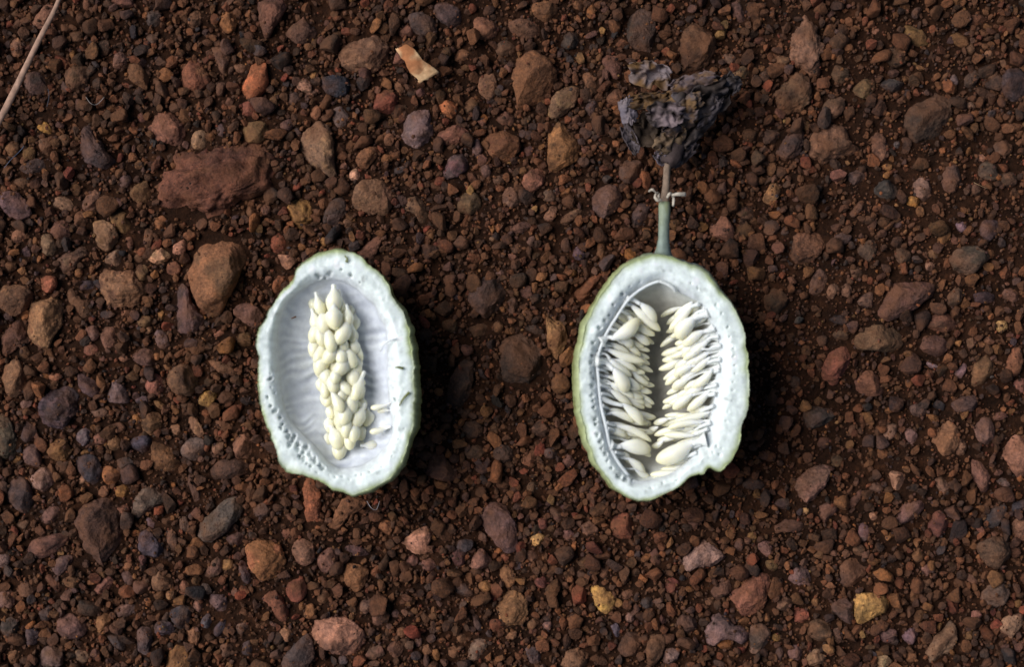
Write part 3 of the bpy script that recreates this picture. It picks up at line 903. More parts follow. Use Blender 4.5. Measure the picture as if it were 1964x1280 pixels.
# ---------------------------------------------------------------- gravel (stuff): crumbs and grains too many to count
PAL = np.array([(104, 68, 45), (92, 60, 40), (118, 72, 48), (84, 56, 42), (128, 82, 54), (74, 52, 42), (138, 92, 60),
                (112, 78, 66), (90, 66, 62), (66, 50, 44), (126, 66, 48), (150, 98, 58), (70, 60, 62), (160, 116, 76)], float)
PW = np.array([16, 16, 12, 12, 8, 9, 6, 5, 5, 6, 4, 2, 3, 1.2]); PW /= PW.sum()
def grains(n_ico, pos, rad, jit, sq):
    v0, F = ico(n_ico); n = len(pos); m = len(v0)
    q = rng.normal(size=(n, 4)); q /= np.linalg.norm(q, axis=1)[:, None]
    a, b, c, d = q.T
    Rm = np.stack([1 - 2 * (c * c + d * d), 2 * (b * c - a * d), 2 * (b * d + a * c), 2 * (b * c + a * d), 1 - 2 * (b * b + d * d),
                   2 * (c * d - a * b), 2 * (b * d - a * c), 2 * (c * d + a * b), 1 - 2 * (b * b + c * c)], 1).reshape(n, 3, 3)
    sc = rng.uniform(0.6, 1.25, (n, 3))
    vv = v0[None] * (1 + rng.uniform(-jit, jit, (n, m, 1)))
    if sq:   # flatten against a few random planes for a broken look
        for _ in range(9):
            nn = rng.normal(size=(n, 1, 3)); nn /= np.linalg.norm(nn, axis=2, keepdims=True)
            d_ = (vv * nn).sum(2, keepdims=True); vv = vv - nn * np.clip(d_ - rng.uniform(0.4, 0.8, (n, 1, 1)), 0, None)
    vv = np.einsum('nij,nmj->nmi', Rm, vv * sc[:, None]) * rad[:, None, None] * (1.28 if sq else 1)
    vv[:, :, 2] *= 0.8
    vv = vv + pos[:, None]
    cc = lin(PAL[rng.choice(len(PAL), n, p=PW)] * rng.uniform(0.70, 1.15, (n, 1)) * np.array([0.98, 1.0, 0.98]) * (1 + rng.normal(0, 0.025, (n, 3))))
    cc = np.clip(cc, 0.004, 1) * 0.66 * np.array([1.08, 0.96, 0.90])
    return vv.reshape(-1, 3), (F[None] + (np.arange(n) * m)[:, None, None]).reshape(-1, 3), np.repeat(cc, m, 0)

def patchy(x, y):
    return fbm(np.stack([x * 38, y * 38, np.zeros_like(x)], 1), 31, 2)
# medium grains: thrown one after another where the ground is still free
occ_m = (occ > 0.0002)
pos, rad = [], []
tries = [(4800, 0.0011, 0.0019), (22000, 0.0007, 0.0011), (38000, 0.0004, 0.0007)]
for cnt, r0, r1 in tries:
    X = rng.uniform(-0.155, 0.155, cnt); Y = rng.uniform(-0.108, 0.108, cnt); RR = r0 + (r1 - r0) * rng.random(cnt) ** 1.6
    pa = patchy(X, Y) - 0.2 * np.clip(X / 0.09, 0, 1)
    for x, y, r_, q_ in zip(X, Y, RR, pa):
        edge = abs(x) > 0.112 or abs(y) > 0.076
        if q_ < -0.2 and rng.random() < 0.5: continue
        i, j = int((x - HX0) / CELL), int((y - HY0) / CELL); w_ = max(1, int(r_ * 0.66 / CELL))
        if edge and rng.random() < 0.35: continue
        if occ_m[j, i] or occ_m[j, i - w_] or occ_m[j, i + w_] or occ_m[j - w_, i] or occ_m[j + w_, i]: continue
        occ_m[j - w_:j + w_ + 1, i - w_:i + w_ + 1] = True
        pos.append((x, y)); rad.append(r_)
pos = np.array(pos); rad = np.array(rad)
z = soil_z(pos[:, 0], pos[:, 1]) + rad * rng.uniform(0.15, 1.0, len(rad))
bigm = rad > 0.0014; finem = rad < 0.00056
sm_flags = [np.ones(sum(len(f) for f in rest_f), bool)]
for sel, lvl in ((bigm, 3), (~bigm & ~finem, 2), (finem, 1)):
    v, F, c = grains(lvl, np.column_stack([pos[sel], z[sel]]), rad[sel], 0.10, True)
    rest_v.append(v); rest_f.append(F + off); rest_c.append(c); off += len(v); sm_flags.append(np.full(len(F), lvl == 3))
g1 = mesh_np("gravel", np.concatenate(rest_v), np.concatenate(rest_f), M_STONE, np.concatenate(rest_c), np.concatenate(sm_flags))
tag(obj("gravel", g1), "loose red-brown gravel grains filling the gaps between the stones", "gravel", kind="stuff")
# crumbs
n = 38000
X = rng.uniform(-0.119, 0.119, n); Y = rng.uniform(-0.083, 0.083, n); pr = 0.00016 + 0.0003 * rng.random(n) ** 2.2
I = ((X - HX0) / CELL).astype(int); J = ((Y - HY0) / CELL).astype(int); hgt = occ[J, I]
keep = (hgt < 0.0003) | (rng.random(n) < np.where(hgt < 0.0016, 0.42, 0.06))
X, Y, pr, hgt = X[keep], Y[keep], pr[keep], hgt[keep]
Z = np.where(hgt < 0.0003, soil_z(X, Y) + rng.uniform(0, 0.0006, len(X)), hgt * 0.8) + pr * 0.4
v, F, c = grains(1, np.column_stack([X, Y, Z]), pr, 0.2, False)
g2 = mesh_np("soil_crumbs", v, F, M_STONE, c, False)
tag(obj("soil_crumbs", g2), "fine crumbs of dark red-brown soil strewn between the gravel", "soil", kind="stuff")

# ---------------------------------------------------------------- plant helpers
def tube(pts, radii, seg=8, flat=1.0, ups=4):
    """smooth tube through points; returns V, F"""
    pts = np.asarray(pts, float); radii = np.asarray(radii, float); n = len(pts)
    t = np.linspace(0, n - 1, (n - 1) * ups + 1); out = []
    for u in t:
        i = min(int(u), n - 2); f = u - i
        p0, p1, p2, p3 = pts[max(i - 1, 0)], pts[i], pts[i + 1], pts[min(i + 2, n - 1)]
        out.append(0.5 * (2 * p1 + (p2 - p0) * f + (2 * p0 - 5 * p1 + 4 * p2 - p3) * f * f + (3 * p1 - p0 - 3 * p2 + p3) * f ** 3))
    C = np.array(out); rr = np.interp(t, np.arange(n), radii)
    d = np.gradient(C, axis=0); d /= np.linalg.norm(d, axis=1)[:, None] + 1e-12
    ref = np.array([0, 0, 1.0]); 
    a = np.cross(d, ref); bad = np.linalg.norm(a, axis=1) < 0.2
    a[bad] = np.cross(d[bad], [1.0, 0, 0]); a /= np.linalg.norm(a, axis=1)[:, None]
    b = np.cross(a, d); ph = np.linspace(0, 2 * math.pi, seg, endpoint=False)
    V = C[:, None] + rr[:, None, None] * (np.cos(ph)[None, :, None] * a[:, None] + flat * np.sin(ph)[None, :, None] * b[:, None])
    m = len(C); V = V.reshape(-1, 3)
    i = (np.arange(m - 1)[:, None] * seg + np.arange(seg)[None]).ravel(); j = (np.arange(m - 1)[:, None] * seg + (np.arange(seg)[None] + 1) % seg).ravel()
    quads = np.stack([i, j, j + seg, i + seg], 1)
    V = np.vstack([V, C[0], C[-1]]); k = len(V)
    s_ = np.arange(seg); s2 = (s_ + 1) % seg
    caps = np.vstack([np.stack([s2, s_, np.full(seg, k - 2)], 1), np.stack([(m - 1) * seg + s_, (m - 1) * seg + s2, np.full(seg, k - 1)], 1)])
    return V, [quads, caps]

def seed_mesh(thin, fat, wid, k, almond=False):
    r = np.random.default_rng(7000 + k)
    thin, fat = np.asarray(thin, float), np.asarray(fat, float); ax = fat - thin; L = np.linalg.norm(ax); ax /= L
    fat_end = fat + ax * wid * (0.25 if almond else 0.5); L = np.linalg.norm(fat_end - thin)
    nu, ns = 15, 12; u = 0.5 - 0.5 * np.cos(np.linspace(0, math.pi, nu)); u = 0.35 * np.linspace(0, 1, nu) + 0.65 * u
    um = 1 - min(0.62, 0.85 * wid / L); rr = np.where(u > um, np.sqrt(np.clip(1 - ((u - um) / (1 - um)) ** 2, 0, 1)),
                                                     0.30 + 0.70 * (lambda s: s * s * (3 - 2 * s))(np.clip((u / um - 0.22) / 0.78, 0, 1)))
    if almond: rr = np.where(u > 0.58, np.sqrt(np.clip(1 - ((u - 0.58) / 0.42) ** 2, 0, 1)), 0.25 + 0.75 * np.sin(np.clip(u / 0.58, 0, 1) * math.pi / 2) ** 1.1)
    rr[0] = 0.2; rr[-1] = 0.12; rr *= wid / 2
    a = np.cross(ax, [0, 0, 1.0]); a = a / np.linalg.norm(a) if np.linalg.norm(a) > 0.1 else np.array([1.0, 0, 0]); b = np.cross(a, ax)
    bend = r.uniform(-0.08, 0.08) * L
    C = thin + u[:, None] * (fat_end - thin) + a[None] * (bend * np.sin(u * math.pi))[:, None]
    ph = np.linspace(0, 2 * math.pi, ns, endpoint=False)
    V = C[:, None] + rr[:, None, None] * (np.cos(ph)[None, :, None] * a + r.uniform(0.75, 0.95) * np.sin(ph)[None, :, None] * b)
    V = V.reshape(-1, 3); V = V + 0.03 * wid * r.normal(size=3)
    V = V + (fbm(V / wid * 1.6, 40 + k % 9, 2) * wid * 0.05)[:, None] * np.array([0.4, 0.4, 1])
    i = (np.arange(nu - 1)[:, None] * ns + np.arange(ns)[None]).ravel(); j = (np.arange(nu - 1)[:, None] * ns + (np.arange(ns)[None] + 1) % ns).ravel()
    Q = np.stack([i, j, j + ns, i + ns], 1); V = np.vstack([V, C[0], C[-1]]); kk = len(V); s_ = np.arange(ns); s2 = (s_ + 1) % ns
    caps = np.vstack([np.stack([s2, s_, np.full(ns, kk - 2)], 1), np.stack([(nu - 1) * ns + s_, (nu - 1) * ns + s2, np.full(ns, kk - 1)], 1)])
    ucol = np.concatenate([np.repeat(u, ns), [0, 1]])[:, None]
    c0 = np.array([0.84, 0.85, 0.76]); c1 = np.array([0.87, 0.81, 0.52]) * r.uniform(0.92, 1.05)
    return V, [Q, caps], np.clip(c0 * (1 - ucol ** 1.3) + c1 * ucol ** 1.3, 0, 0.9)

def ring_faces(m, n, flip=False):
    i = (np.arange(m - 1)[:, None] * n + np.arange(n)[None]).ravel(); j = (np.arange(m - 1)[:, None] * n + (np.arange(n)[None] + 1) % n).ravel()
    q = np.stack([i, j, j + n, i + n], 1)
    return q[:, ::-1] if flip else q

class Fruit:
    """half a fruit lying on its rounded back, cut face up; outlines are traced in a close-up (origin ox, oy, 2.371x)"""
    def __init__(s, label, ox, oy, rim, cav, zr, depth, skin_dir, skin_amp, skin_base, pits, ridge, k, lobe=0.0, wall=0.62):
        s.ox, s.oy, s.zr, s.k = ox, oy, zr, k
        s.pc = np.array([np.mean([p[0] for p in rim]), np.mean([p[1] for p in rim])])
        f = K * (HC - zr) / HC / 2.371; s.f = f
        c = s.w(s.pc[0], s.pc[1], zr); s.c = c
        s.root = obj("halved_fruit", None, None, (c[0], c[1], 0)); tag(s.root, label, "fruit", "two halves of a cut fruit on the gravel")
        n = s.n = 640; th = s.th = np.linspace(-math.pi, math.pi, n, endpoint=False)
        T, b = star(np.array(rim, float), s.pc, 360, 1); Rr = star_at(T, b, th) * f
        # cavity outline measured about the rim's centre
        T2, b2 = star(np.array(cav, float), s.pc, 360, 2); Rc = star_at(T2, b2, th) * f
        ker = np.ones(5) / 5; Rc = np.convolve(np.concatenate([Rc[-2:], Rc, Rc[:2]]), ker, 'valid')
        cs = np.stack([np.cos(th), np.sin(th)], 1)
        Rr = Rr + (fbm(np.column_stack([cs * 9, np.full(n, k)]), 2, 4, 0.65)) * 0.00045
        Rc = np.minimum(Rc, Rr * 0.93); s.Rr, s.Rc = Rr, Rc
        # ---- skin
        off = skin_base + skin_amp * np.clip(np.cos(th - skin_dir), 0, 1) ** 1.2 + lobe * np.clip(np.cos(th - R(70)), 0, 1) ** 26
        Re = Rr + off; ze = zr - 0.0042; zb = -0.001
        V = []
        for u in np.linspace(0, 1, 7):
            a = u * math.pi / 2; r_ = Rr + (Re - Rr) * math.sin(a); V.append(np.column_stack([cs * r_[:, None], np.full(n, zr - (zr - ze) * (1 - math.cos(a)))]))
        for ph in np.linspace(0, 86, 20)[1:]:
            a = R(ph); r_ = Re * math.cos(a) ** 0.75; V.append(np.column_stack([cs * r_[:, None], np.full(n, ze - (ze - zb) * math.sin(a) ** 1.15)]))
        m = len(V); V = np.concatenate(V); bot = len(V); V = np.vstack([V, [0, 0, zb - 0.0002]])
        # seven low ribs and bumps on the skin
        rad = np.hypot(V[:, 0], V[:, 1]); amp = np.clip((zr - V[:, 2]) / 0.002, 0, 1)
        bmp = fbm(V * 190 + k, 6, 3) * 0.0007 * amp; V[:, :2] *= (1 + bmp / np.maximum(rad, 1e-3))[:, None]
        capf = np.stack([(m - 1) * n + np.arange(n), np.full(n, bot), (m - 1) * n + (np.arange(n) + 1) % n], 1)[:, ::-1]
        g = fbm(V * 240, 12, 4)[:, None]; sh = np.clip((np.arctan2(V[:, 1], V[:, 0]) - R(40)) / R(20), 0, 1) * np.clip((R(108) - np.arctan2(V[:, 1], V[:, 0])) / R(14), 0, 1)
        sh = sh[:, None] * (1 if lobe else 0)
        cc = lin((124, 128, 78)) * (1 - 0.5 * g) + lin((128, 132, 104)) * np.clip(g + 0.3, 0, 1) * 0.4
        cc = cc * (1 - sh) + lin((112, 122, 128)) * (1 + 0.3 * g) * sh
        tw = np.clip(1 - (zr - V[:, 2:3]) / 0.0030, 0, 1); cc = cc * (1 - 0.8 * tw) + lin((168, 178, 134)) * 0.8 * tw
        s.add("skin", V, [ring_faces(m, n, True), capf], M_SKIN, np.clip(cc, 0.02, 0.6))
        # ---- cut flesh
        mt = 34; tt = np.linspace(0, 1, mt)       # 0 = cavity edge, 1 = skin
        Vf = np.zeros((mt, n, 3))
        for i, t in enumerate(tt):
            r_ = Rc + (Rr - Rc) * t; Vf[i, :, :2] = cs * r_[:, None]
            edge = 0.0020 * max(0, 1 - t / 0.5) ** 2
            Vf[i, :, 2] = zr - edge - (0.00012 * max(0, (t - 0.86) / 0.14) ** 2 if i < mt - 1 else 0)
        q = Vf.reshape(-1, 3); hz = fbm(q * 300 + k, 15, 3, 0.5) * 0.00028 + fbm(q * 900, 16, 2) * 0.00006
        q[:, 2] += hz * np.repeat(np.where(tt < 0.97, 1, 0), n)
        pit = np.zeros(len(q))
        rp = np.random.default_rng(k)
        for (px, py, pr) in pits:
            px, py, pr0, pr = px + rp.normal(0, 3), py + rp.normal(0, 3), pr, pr * rp.uniform(0.55, 1.3)
            d = (np.array([px, py]) - s.pc) * f; dx = q[:, 0] - d[0]; dy = q[:, 1] + d[1]; r0 = pr * f
            e = r0 * (1 + 0.6 * vnoise(np.column_stack([np.arctan2(dy, dx) * 1.3, np.full(len(q), px), np.full(len(q), py)]), 3))
            pit = np.maximum(pit, np.clip(1.25 - np.hypot(dx, dy) / e, 0, 1) * (rp.uniform(.55, 1) if pr0 > 7 else 0.3))
        pit = np.clip(pit * 1.6, 0, 1); q[:, 2] -= pit * (0.0008 + 0.0004 * vnoise(q * 400, 2))
        t_ = np.repeat(tt, n)[:, None]; nz = fbm(q * 300, 22, 3)[:, None]
        white = np.array([0.79, 0.86, 0.835]); grn = lin((160, 172, 122)); inner = np.array([0.66, 0.69, 0.72])
        gm = np.clip((t_ - 0.72 + 0.12 * nz) / 0.28, 0, 1) ** 1.6
        cc = white * (1 - gm) + grn * gm; im = np.clip((0.42 - t_ + 0.16 * nz) / 0.42, 0, 1) * 0.9
        cc = cc * (1 - im) + inner * im; fb = fbm(np.column_stack([np.arctan2(q[:, 1], q[:, 0]) * 16, np.hypot(q[:, 0], q[:, 1]) * 500, q[:, 2] * 0]), 27, 3)[:, None]
        cc = cc * (1 + 0.14 * nz + 0.14 * fb)
        bl = np.clip(fbm(q * 700, 28, 3)[:, None] * 2.2 - 0.55, 0, 1) * np.clip(1 - np.abs(t_ - 0.4) / 0.45, 0, 1); cc = cc * (1 - 0.5 * bl)
        wet = np.array([0.42, 0.46, 0.44]); pm = pit[:, None] * 0.5; cc = cc * (1 - pm) + wet * pm
        s.add("flesh", q, ring_faces(mt, n), M_FLESH, np.clip(cc, 0, 0.9))
        # ---- cavity lining
        ml = 34; V = np.zeros((ml, n, 3)); ztop = zr - 0.0020
        for i, t in enumerate(np.linspace(0, 1, ml)):
            a = t * R(88); r_ = Rc * math.cos(a) ** wall; V[i, :, :2] = cs * r_[:, None]; V[i, :, 2] = ztop - depth * math.sin(a) ** 1.1
        q = V.reshape(-1, 3); ctr = len(q); q = np.vstack([q, [0, 0, ztop - depth]])
        tl = np.concatenate([np.repeat(np.linspace(0, 1, ml), n), [1]])
        wv = np.sin(2 * math.pi * (q[:, 1] / 0.0019 + 1.7 * fbm(q * np.array([170, 110, 60]) + k, 33, 2) + 6 * (q[:, 0]) ** 2 / 0.001)) * np.clip(0.7 + 1.2 * fbm(q * 210, 37, 2), 0.1, 1.3)
        msk = np.clip(tl / 0.12, 0, 1) * np.clip((1.0 - tl) / 0.1, 0, 1)
        q[:, 2] += ridge * (wv * 0.5 + 0.8 * fbm(q * 500, 35, 2)) * msk
        capf = np.stack([(ml - 1) * n + np.arange(n), (ml - 1) * n + (np.arange(n) + 1) % n, np.full(n, ctr)], 1)
        s.lin_args = (q, [ring_faces(ml, n, True), capf[:, ::-1]], wv, tl)

    def w(s, zx, zy, z):
        """close-up coordinates and height to the world"""
        return P(s.ox + zx / 2.371, s.oy + zy / 2.371, z)
    def add(s, name, V, F, mat, cc, parent=None, smooth=True, label=None, world=False):
        V = np.asarray(V, float).copy()
        if world: V = V - np.array([s.c[0], s.c[1], 0])
        o = obj(name, mesh_np(name, V, F, mat, cc, smooth), parent or s.root)
        if label: o["label"] = label
        return o
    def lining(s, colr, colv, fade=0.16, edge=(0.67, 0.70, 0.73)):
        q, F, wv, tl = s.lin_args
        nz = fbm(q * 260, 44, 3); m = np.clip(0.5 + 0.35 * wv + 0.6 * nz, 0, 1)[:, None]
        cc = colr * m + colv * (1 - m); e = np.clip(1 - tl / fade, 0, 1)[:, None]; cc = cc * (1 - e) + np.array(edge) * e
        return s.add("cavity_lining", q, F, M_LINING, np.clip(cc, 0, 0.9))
    def floor_z(s, x, y):
        pass

# ---------------------------------------------------------------- stemless fruit half
rimL = [(480,95),(390,108),(310,150),(276,185),(270,235),(210,290),(165,355),(130,420),(100,480),(98,530),(112,600),(105,680),(110,760),(130,850),
        (160,920),(190,990),(212,1075),(250,1110),(330,1118),(400,1155),(460,1190),(520,1193),(545,1210),(620,1188),(700,1138),(755,1075),(790,980),
        (812,880),(820,760),(815,640),(803,540),(793,460),(770,390),(735,340),(705,300),(700,255),(670,215),(640,185),(600,155),(560,122),(520,103)]
cavL = [(420,222),(350,243),(275,290),(225,340),(200,400),(188,480),(188,560),(195,650),(208,740),(225,830),(268,900),(330,960),(385,1010),(420,1060),
        (480,1095),(560,1085),(630,1050),(690,990),(715,930),(708,860),(700,780),(692,690),(692,600),(690,500),(682,440),(652,400),(630,340),(590,310),(550,270),(490,235)]
pitsL = [(x, y, 9) for x, y in [(155,690),(150,765),(167,795),(185,830),(205,860),(215,883),(210,905)]] + \
        [(x, y, 11) for x, y in [(236,920),(250,936),(243,955),(270,950),(256,985),(285,1002),(290,983),(312,1018),(322,1000),(340,1037),(310,1050),(332,1062),
                                 (350,1077),(370,1047),(386,1077),(403,1087),(262,966),(300,1034)]] + \
        [(x, y, 6) for x, y in [(430,1120),(460,1127),(490,1127),(520,1132),(550,1126),(580,1116),(610,1102),(640,1090),(668,1072),(162,722),(178,742),
                                (345,1100),(372,1108),(160,660),(770,900),(745,960),(715,1030)]] + \
        [(x, y, 12) for x, y in [(378,212),(432,204)]] + [(x, y, 8) for x, y in [(530,212),(570,242),(402,226),(485,180),(728,770)]]
FL = Fruit("halved pale green fruit without stem, one heaped column of cream seeds inside", 450, 440, rimL, cavL, 0.0165, 0.0050, -0.55, 0.0009, 0.0002, pitsL, 0.00022, 3, 0.0, 0.95)
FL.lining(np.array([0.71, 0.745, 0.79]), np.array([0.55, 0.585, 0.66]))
sk = 0
axL = np.array([(440,260),(452,400),(455,520),(470,640),(485,740),(510,860),(505,960),(485,1040)], float)
def ax_x(y): return np.interp(y, axL[:, 1], axL[:, 0])
def hill(x, y):
    d = abs(x - ax_x(y)) / 125.0
    e = min(1, max(0.25, (y - 230) / 150.0)) * min(1, max(0.35, (1085 - y) / 160.0))
    return FL.zr - 0.0060 + 0.0046 * max(0, 1 - d * d) * e
# mound of placenta under the seeds
th = np.linspace(0, 2 * math.pi, 28, endpoint=False); Vp = []
for y in np.linspace(285, 1030, 36):
    hw = 88 * min(1, math.sqrt(max(0.02, (y - 280) / 120))) * min(1, math.sqrt(max(0.02, (1035 - y) / 110)))
    for x in np.linspace(-1, 1, 15):
        xx = ax_x(y) + x * hw; Vp.append(FL.w(xx, y, hill(xx, y) - 0.0011 - 0.0035 * abs(x) ** 3))
Vp = np.array(Vp); Vp[:, 2] += fbm(Vp * 700, 4, 2) * 0.0004
ii = (np.arange(35)[:, None] * 15 + np.arange(14)[None]).ravel()
FL.add("placenta", Vp, np.stack([ii, ii + 15, ii + 16, ii + 1], 1), M_SEED, np.tile(np.array([0.74, 0.70, 0.50]), (len(Vp), 1)), world=True)
seedsL = [(450,360,75,448,250),(385,380,60,365,285),(490,370,55,475,270),(365,450,70,350,360),(455,430,80,450,340),(520,430,65,505,340),(402,455,70),
          (475,500,75),(545,500,70,530,420),(390,520,75),(435,545,70),(500,555,65),(555,560,60,545,490),(368,595,78),(352,570,60),(420,590,70),(490,605,65),(545,612,66),
          (385,645,80),(470,652,75),(512,632,60),(572,655,60),(412,692,62),(458,692,70),(552,702,70),(520,742,75),(440,732,70),(402,762,60),(562,762,60),(490,782,66),
          (412,792,52),(480,822,70),(540,822,70),(500,872,80),(562,882,66),(478,892,60),(505,932,72),(550,952,66),(462,982,75,436,890),(475,1024,75),(530,988,66),
          (350,500,62),(580,600,52),(585,700,50),(585,830,52)]
r0_ = np.random.default_rng(64)
for q in seedsL:
    x, y, wd = q[0] + (ax_x(q[1]) - q[0]) * 0.12, q[1] - 10, q[2] * r0_.uniform(0.74, 1.06); r = np.random.default_rng(sk)
    z = hill(x, y) + r.uniform(-0.0007, 0.0009); wd_ = wd * FL.f
    if len(q) > 3: tx, ty = q[3], q[4]; tz = z - 0.0004
    else: tx, ty = x + (ax_x(y) - x) * 0.15 + r.uniform(-62, 62), y - 70 - r.uniform(0, 50); tz = z - 0.0009
    V, F, c = seed_mesh(FL.w(tx, ty, tz), FL.w(x, y, z), wd_, sk); FL.add("seed", V, F, M_SEED, c, world=True); sk += 1
r = np.random.default_rng(5)
for i in range(22):              # seeds low on the flanks of the heap
    y = 345 + i * 31; sd_ = 1 if i % 2 else -1; x = ax_x(y) + sd_ * r.uniform(66, 90); z = FL.zr - 0.0052 + r.uniform(-0.0004, 0.0005)
    V, F, c = seed_mesh(FL.w(x + sd_ * 4, y - 60, z - 0.0008), FL.w(x, y, z), r.uniform(48, 62) * FL.f, sk); FL.add("seed", V, F, M_SEED, c, world=True); sk += 1
for (fx_, fy_, tx, ty, wd, dz) in [(640,985,572,985,46,-.0045),(632,812,715,788,30,-.0022),(660,828,722,828,26,-.0026),(628,922,712,900,32,-.0024),(668,905,716,896,24,-.003)]:
    V, F, c = seed_mesh(FL.w(tx, ty, FL.zr + dz + .0008), FL.w(fx_, fy_, FL.zr + dz), wd * FL.f, sk); FL.add("seed", V, F, M_SEED, c * np.array([1, 1, 1.08]), world=True); sk += 1
def strand(fr, pts, r0, r1, name, c, parent=None, mat=None, seg=6, flat=1.0):
    P3 = [fr.w(x, y, fr.zr + dz) for x, y, dz in pts]
    V, F = tube(P3, np.linspace(r0, r1, len(P3)), seg, flat); return fr.add(name, V, F, mat or M_FLESH, np.tile(np.array(c), (len(V), 1)), parent, world=True)
for pts in [[(730,630,.0004),(745,628,.0006),(768,634,.0004)],[(748,805,.0004),(768,770,.0006),(795,742,.0004)],[(500,120,.0004),(512,134,.0006),(508,150,.0003)]]:
    strand(FL, pts, .00012, .0003, "skin_shred", lin((110, 116, 62)), mat=M_SKIN, flat=0.5)
strand(FL, [(662,555,-.0012),(675,530,-.0004),(698,510,.0003),(730,498,.0003)], .00015, .0002, "fibre", (0.78, 0.82, 0.84))
strand(FL, [(258,406,-.004),(268,402,-.0037),(278,398,-.004)], .0001, .0002, "fibre", lin((120, 84, 62)), mat=M_SKIN)

# ---------------------------------------------------------------- stemmed fruit half
rimR = [(480,120),(430,122),(372,140),(325,170),(270,225),(222,293),(180,370),(150,440),(132,510),(124,580),(116,650),(116,720),(124,800),(138,880),(160,960),(190,1040),
        (228,1105),(268,1160),(322,1205),(385,1235),(450,1233),(520,1203),(580,1172),(620,1128),(670,1113),(690,1118),(705,1086),(728,1082),(745,1095),(770,1100),(810,1060),(846,985),(856,940),(862,880),
        (888,830),(891,740),(891,650),(884,560),(873,480),(849,410),(815,340),(770,300),(735,255),(700,208),(668,182),(600,157),(540,132)]
cavR = [(490,232),(550,275),(610,300),(670,330),(700,380),(720,430),(758,500),(768,560),(752,640),(745,720),(738,800),(720,880),(695,960),(650,1030),(600,1080),
        (540,1120),(430,1150),(375,1148),(325,1090),(285,1040),(258,960),(238,880),(223,800),(212,720),(198,650),(198,590),(216,520),(258,450),(298,370),(350,300),(420,258)]
pitsR = [(x, y, 10) for x, y in [(322,300),(285,345),(255,385),(236,410),(217,445),(185,517),(180,575),(180,606),(176,650),(184,682),(180,715),(180,755),(186,782),(190,815),(193,857),
                                 (196,890),(200,935),(214,965),(222,992),(236,1022),(242,1052),(262,1086),(302,1130),(332,1140),(362,1146)]] + \
        [(x, y, 6) for x, y in [(740,350),(770,382),(800,440),(808,492),(820,546),(826,580),(825,620),(825,660),(820,692),(822,730),(815,782),(800,832),(792,870),(770,1000),(745,994),(760,1030),
                                (735,1014),(630,240),(660,262),(350,262),(390,238),(440,1180),(500,1160),(560,1140)]]
FR = Fruit("halved pale green fruit with stem, lined by two rows of slender cream seeds", 1060, 440, rimR, cavR, 0.0170, 0.0100, 3.15, 0.0010, 0.0002, pitsR, 0.00015, 8, 0.0011, 0.8)
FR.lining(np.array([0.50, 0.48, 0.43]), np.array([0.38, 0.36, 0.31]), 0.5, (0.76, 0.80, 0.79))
Lr = [(265,500,378,418,70,0),(395,335,460,420,60,1),(350,340,480,455,58,1.5),(335,385,455,478,50,2.5),(400,440,462,495,45,4),(300,490,355,532,55,2),(370,480,432,522,50,3),
      (380,520,432,548,45,4.2),(240,540,412,602,50,1.5),(270,565,365,585,46,2.2),(385,560,445,575,32,5),(255,585,348,662,55,1.2),(345,605,432,636,46,2.8),(360,640,428,668,40,4),
      (275,635,330,730,70,0.8),(335,665,392,722,55,2.4),(405,690,456,708,36,4.6),(258,700,312,742,50,1.8),(318,738,402,764,50,3),(240,775,372,792,46,1.6),(365,775,428,802,45,3.6),
      (315,795,402,882,60,1.4),(380,820,436,842,45,3.8),(270,890,440,962,42,2),(262,930,345,950,36,2.6),(305,985,430,1006,76,1),(340,1040,412,1112,56,2.4),(395,860,440,880,36,5),(400,620,446,648,34,5.4),(360,545,420,560,40,4.8)]
Rr_ = [(590,320,520,400,46,2),(640,340,540,452,56,1.8),(645,400,572,482,80,1),(690,360,602,440,60,1.6),(685,460,602,522,65,1.4),(660,500,590,572,55,2.4),(705,510,622,580,60,1.8),
       (695,560,602,622,56,2.2),(560,530,508,572,42,4.4),(550,580,500,622,45,4),(640,620,562,662,52,2.4),(560,640,498,666,40,4.4),(725,635,642,712,56,1),(620,680,552,722,50,2.6),(550,690,498,716,40,4.6),
       (692,700,602,752,52,1.8),(600,730,530,762,46,3.4),(715,740,620,822,52,1.2),(640,750,556,812,56,2),(560,780,498,832,46,3.8),(530,790,488,812,36,5),(722,830,560,872,46,1.6),(530,860,468,882,40,4.2),
       (685,880,530,906,42,1.6),(645,940,512,936,42,2),(560,950,480,962,36,3.4),(648,968,492,1050,90,0.4),(585,1105,452,1116,46,1.4),(505,960,460,986,40,3.8),(480,900,442,912,36,4.8),(520,470,480,520,38,5),(540,500,500,545,40,4.6)]
cavT, cavB = star(np.array(cavR, float), np.array([480., 700.]), 360, 2)
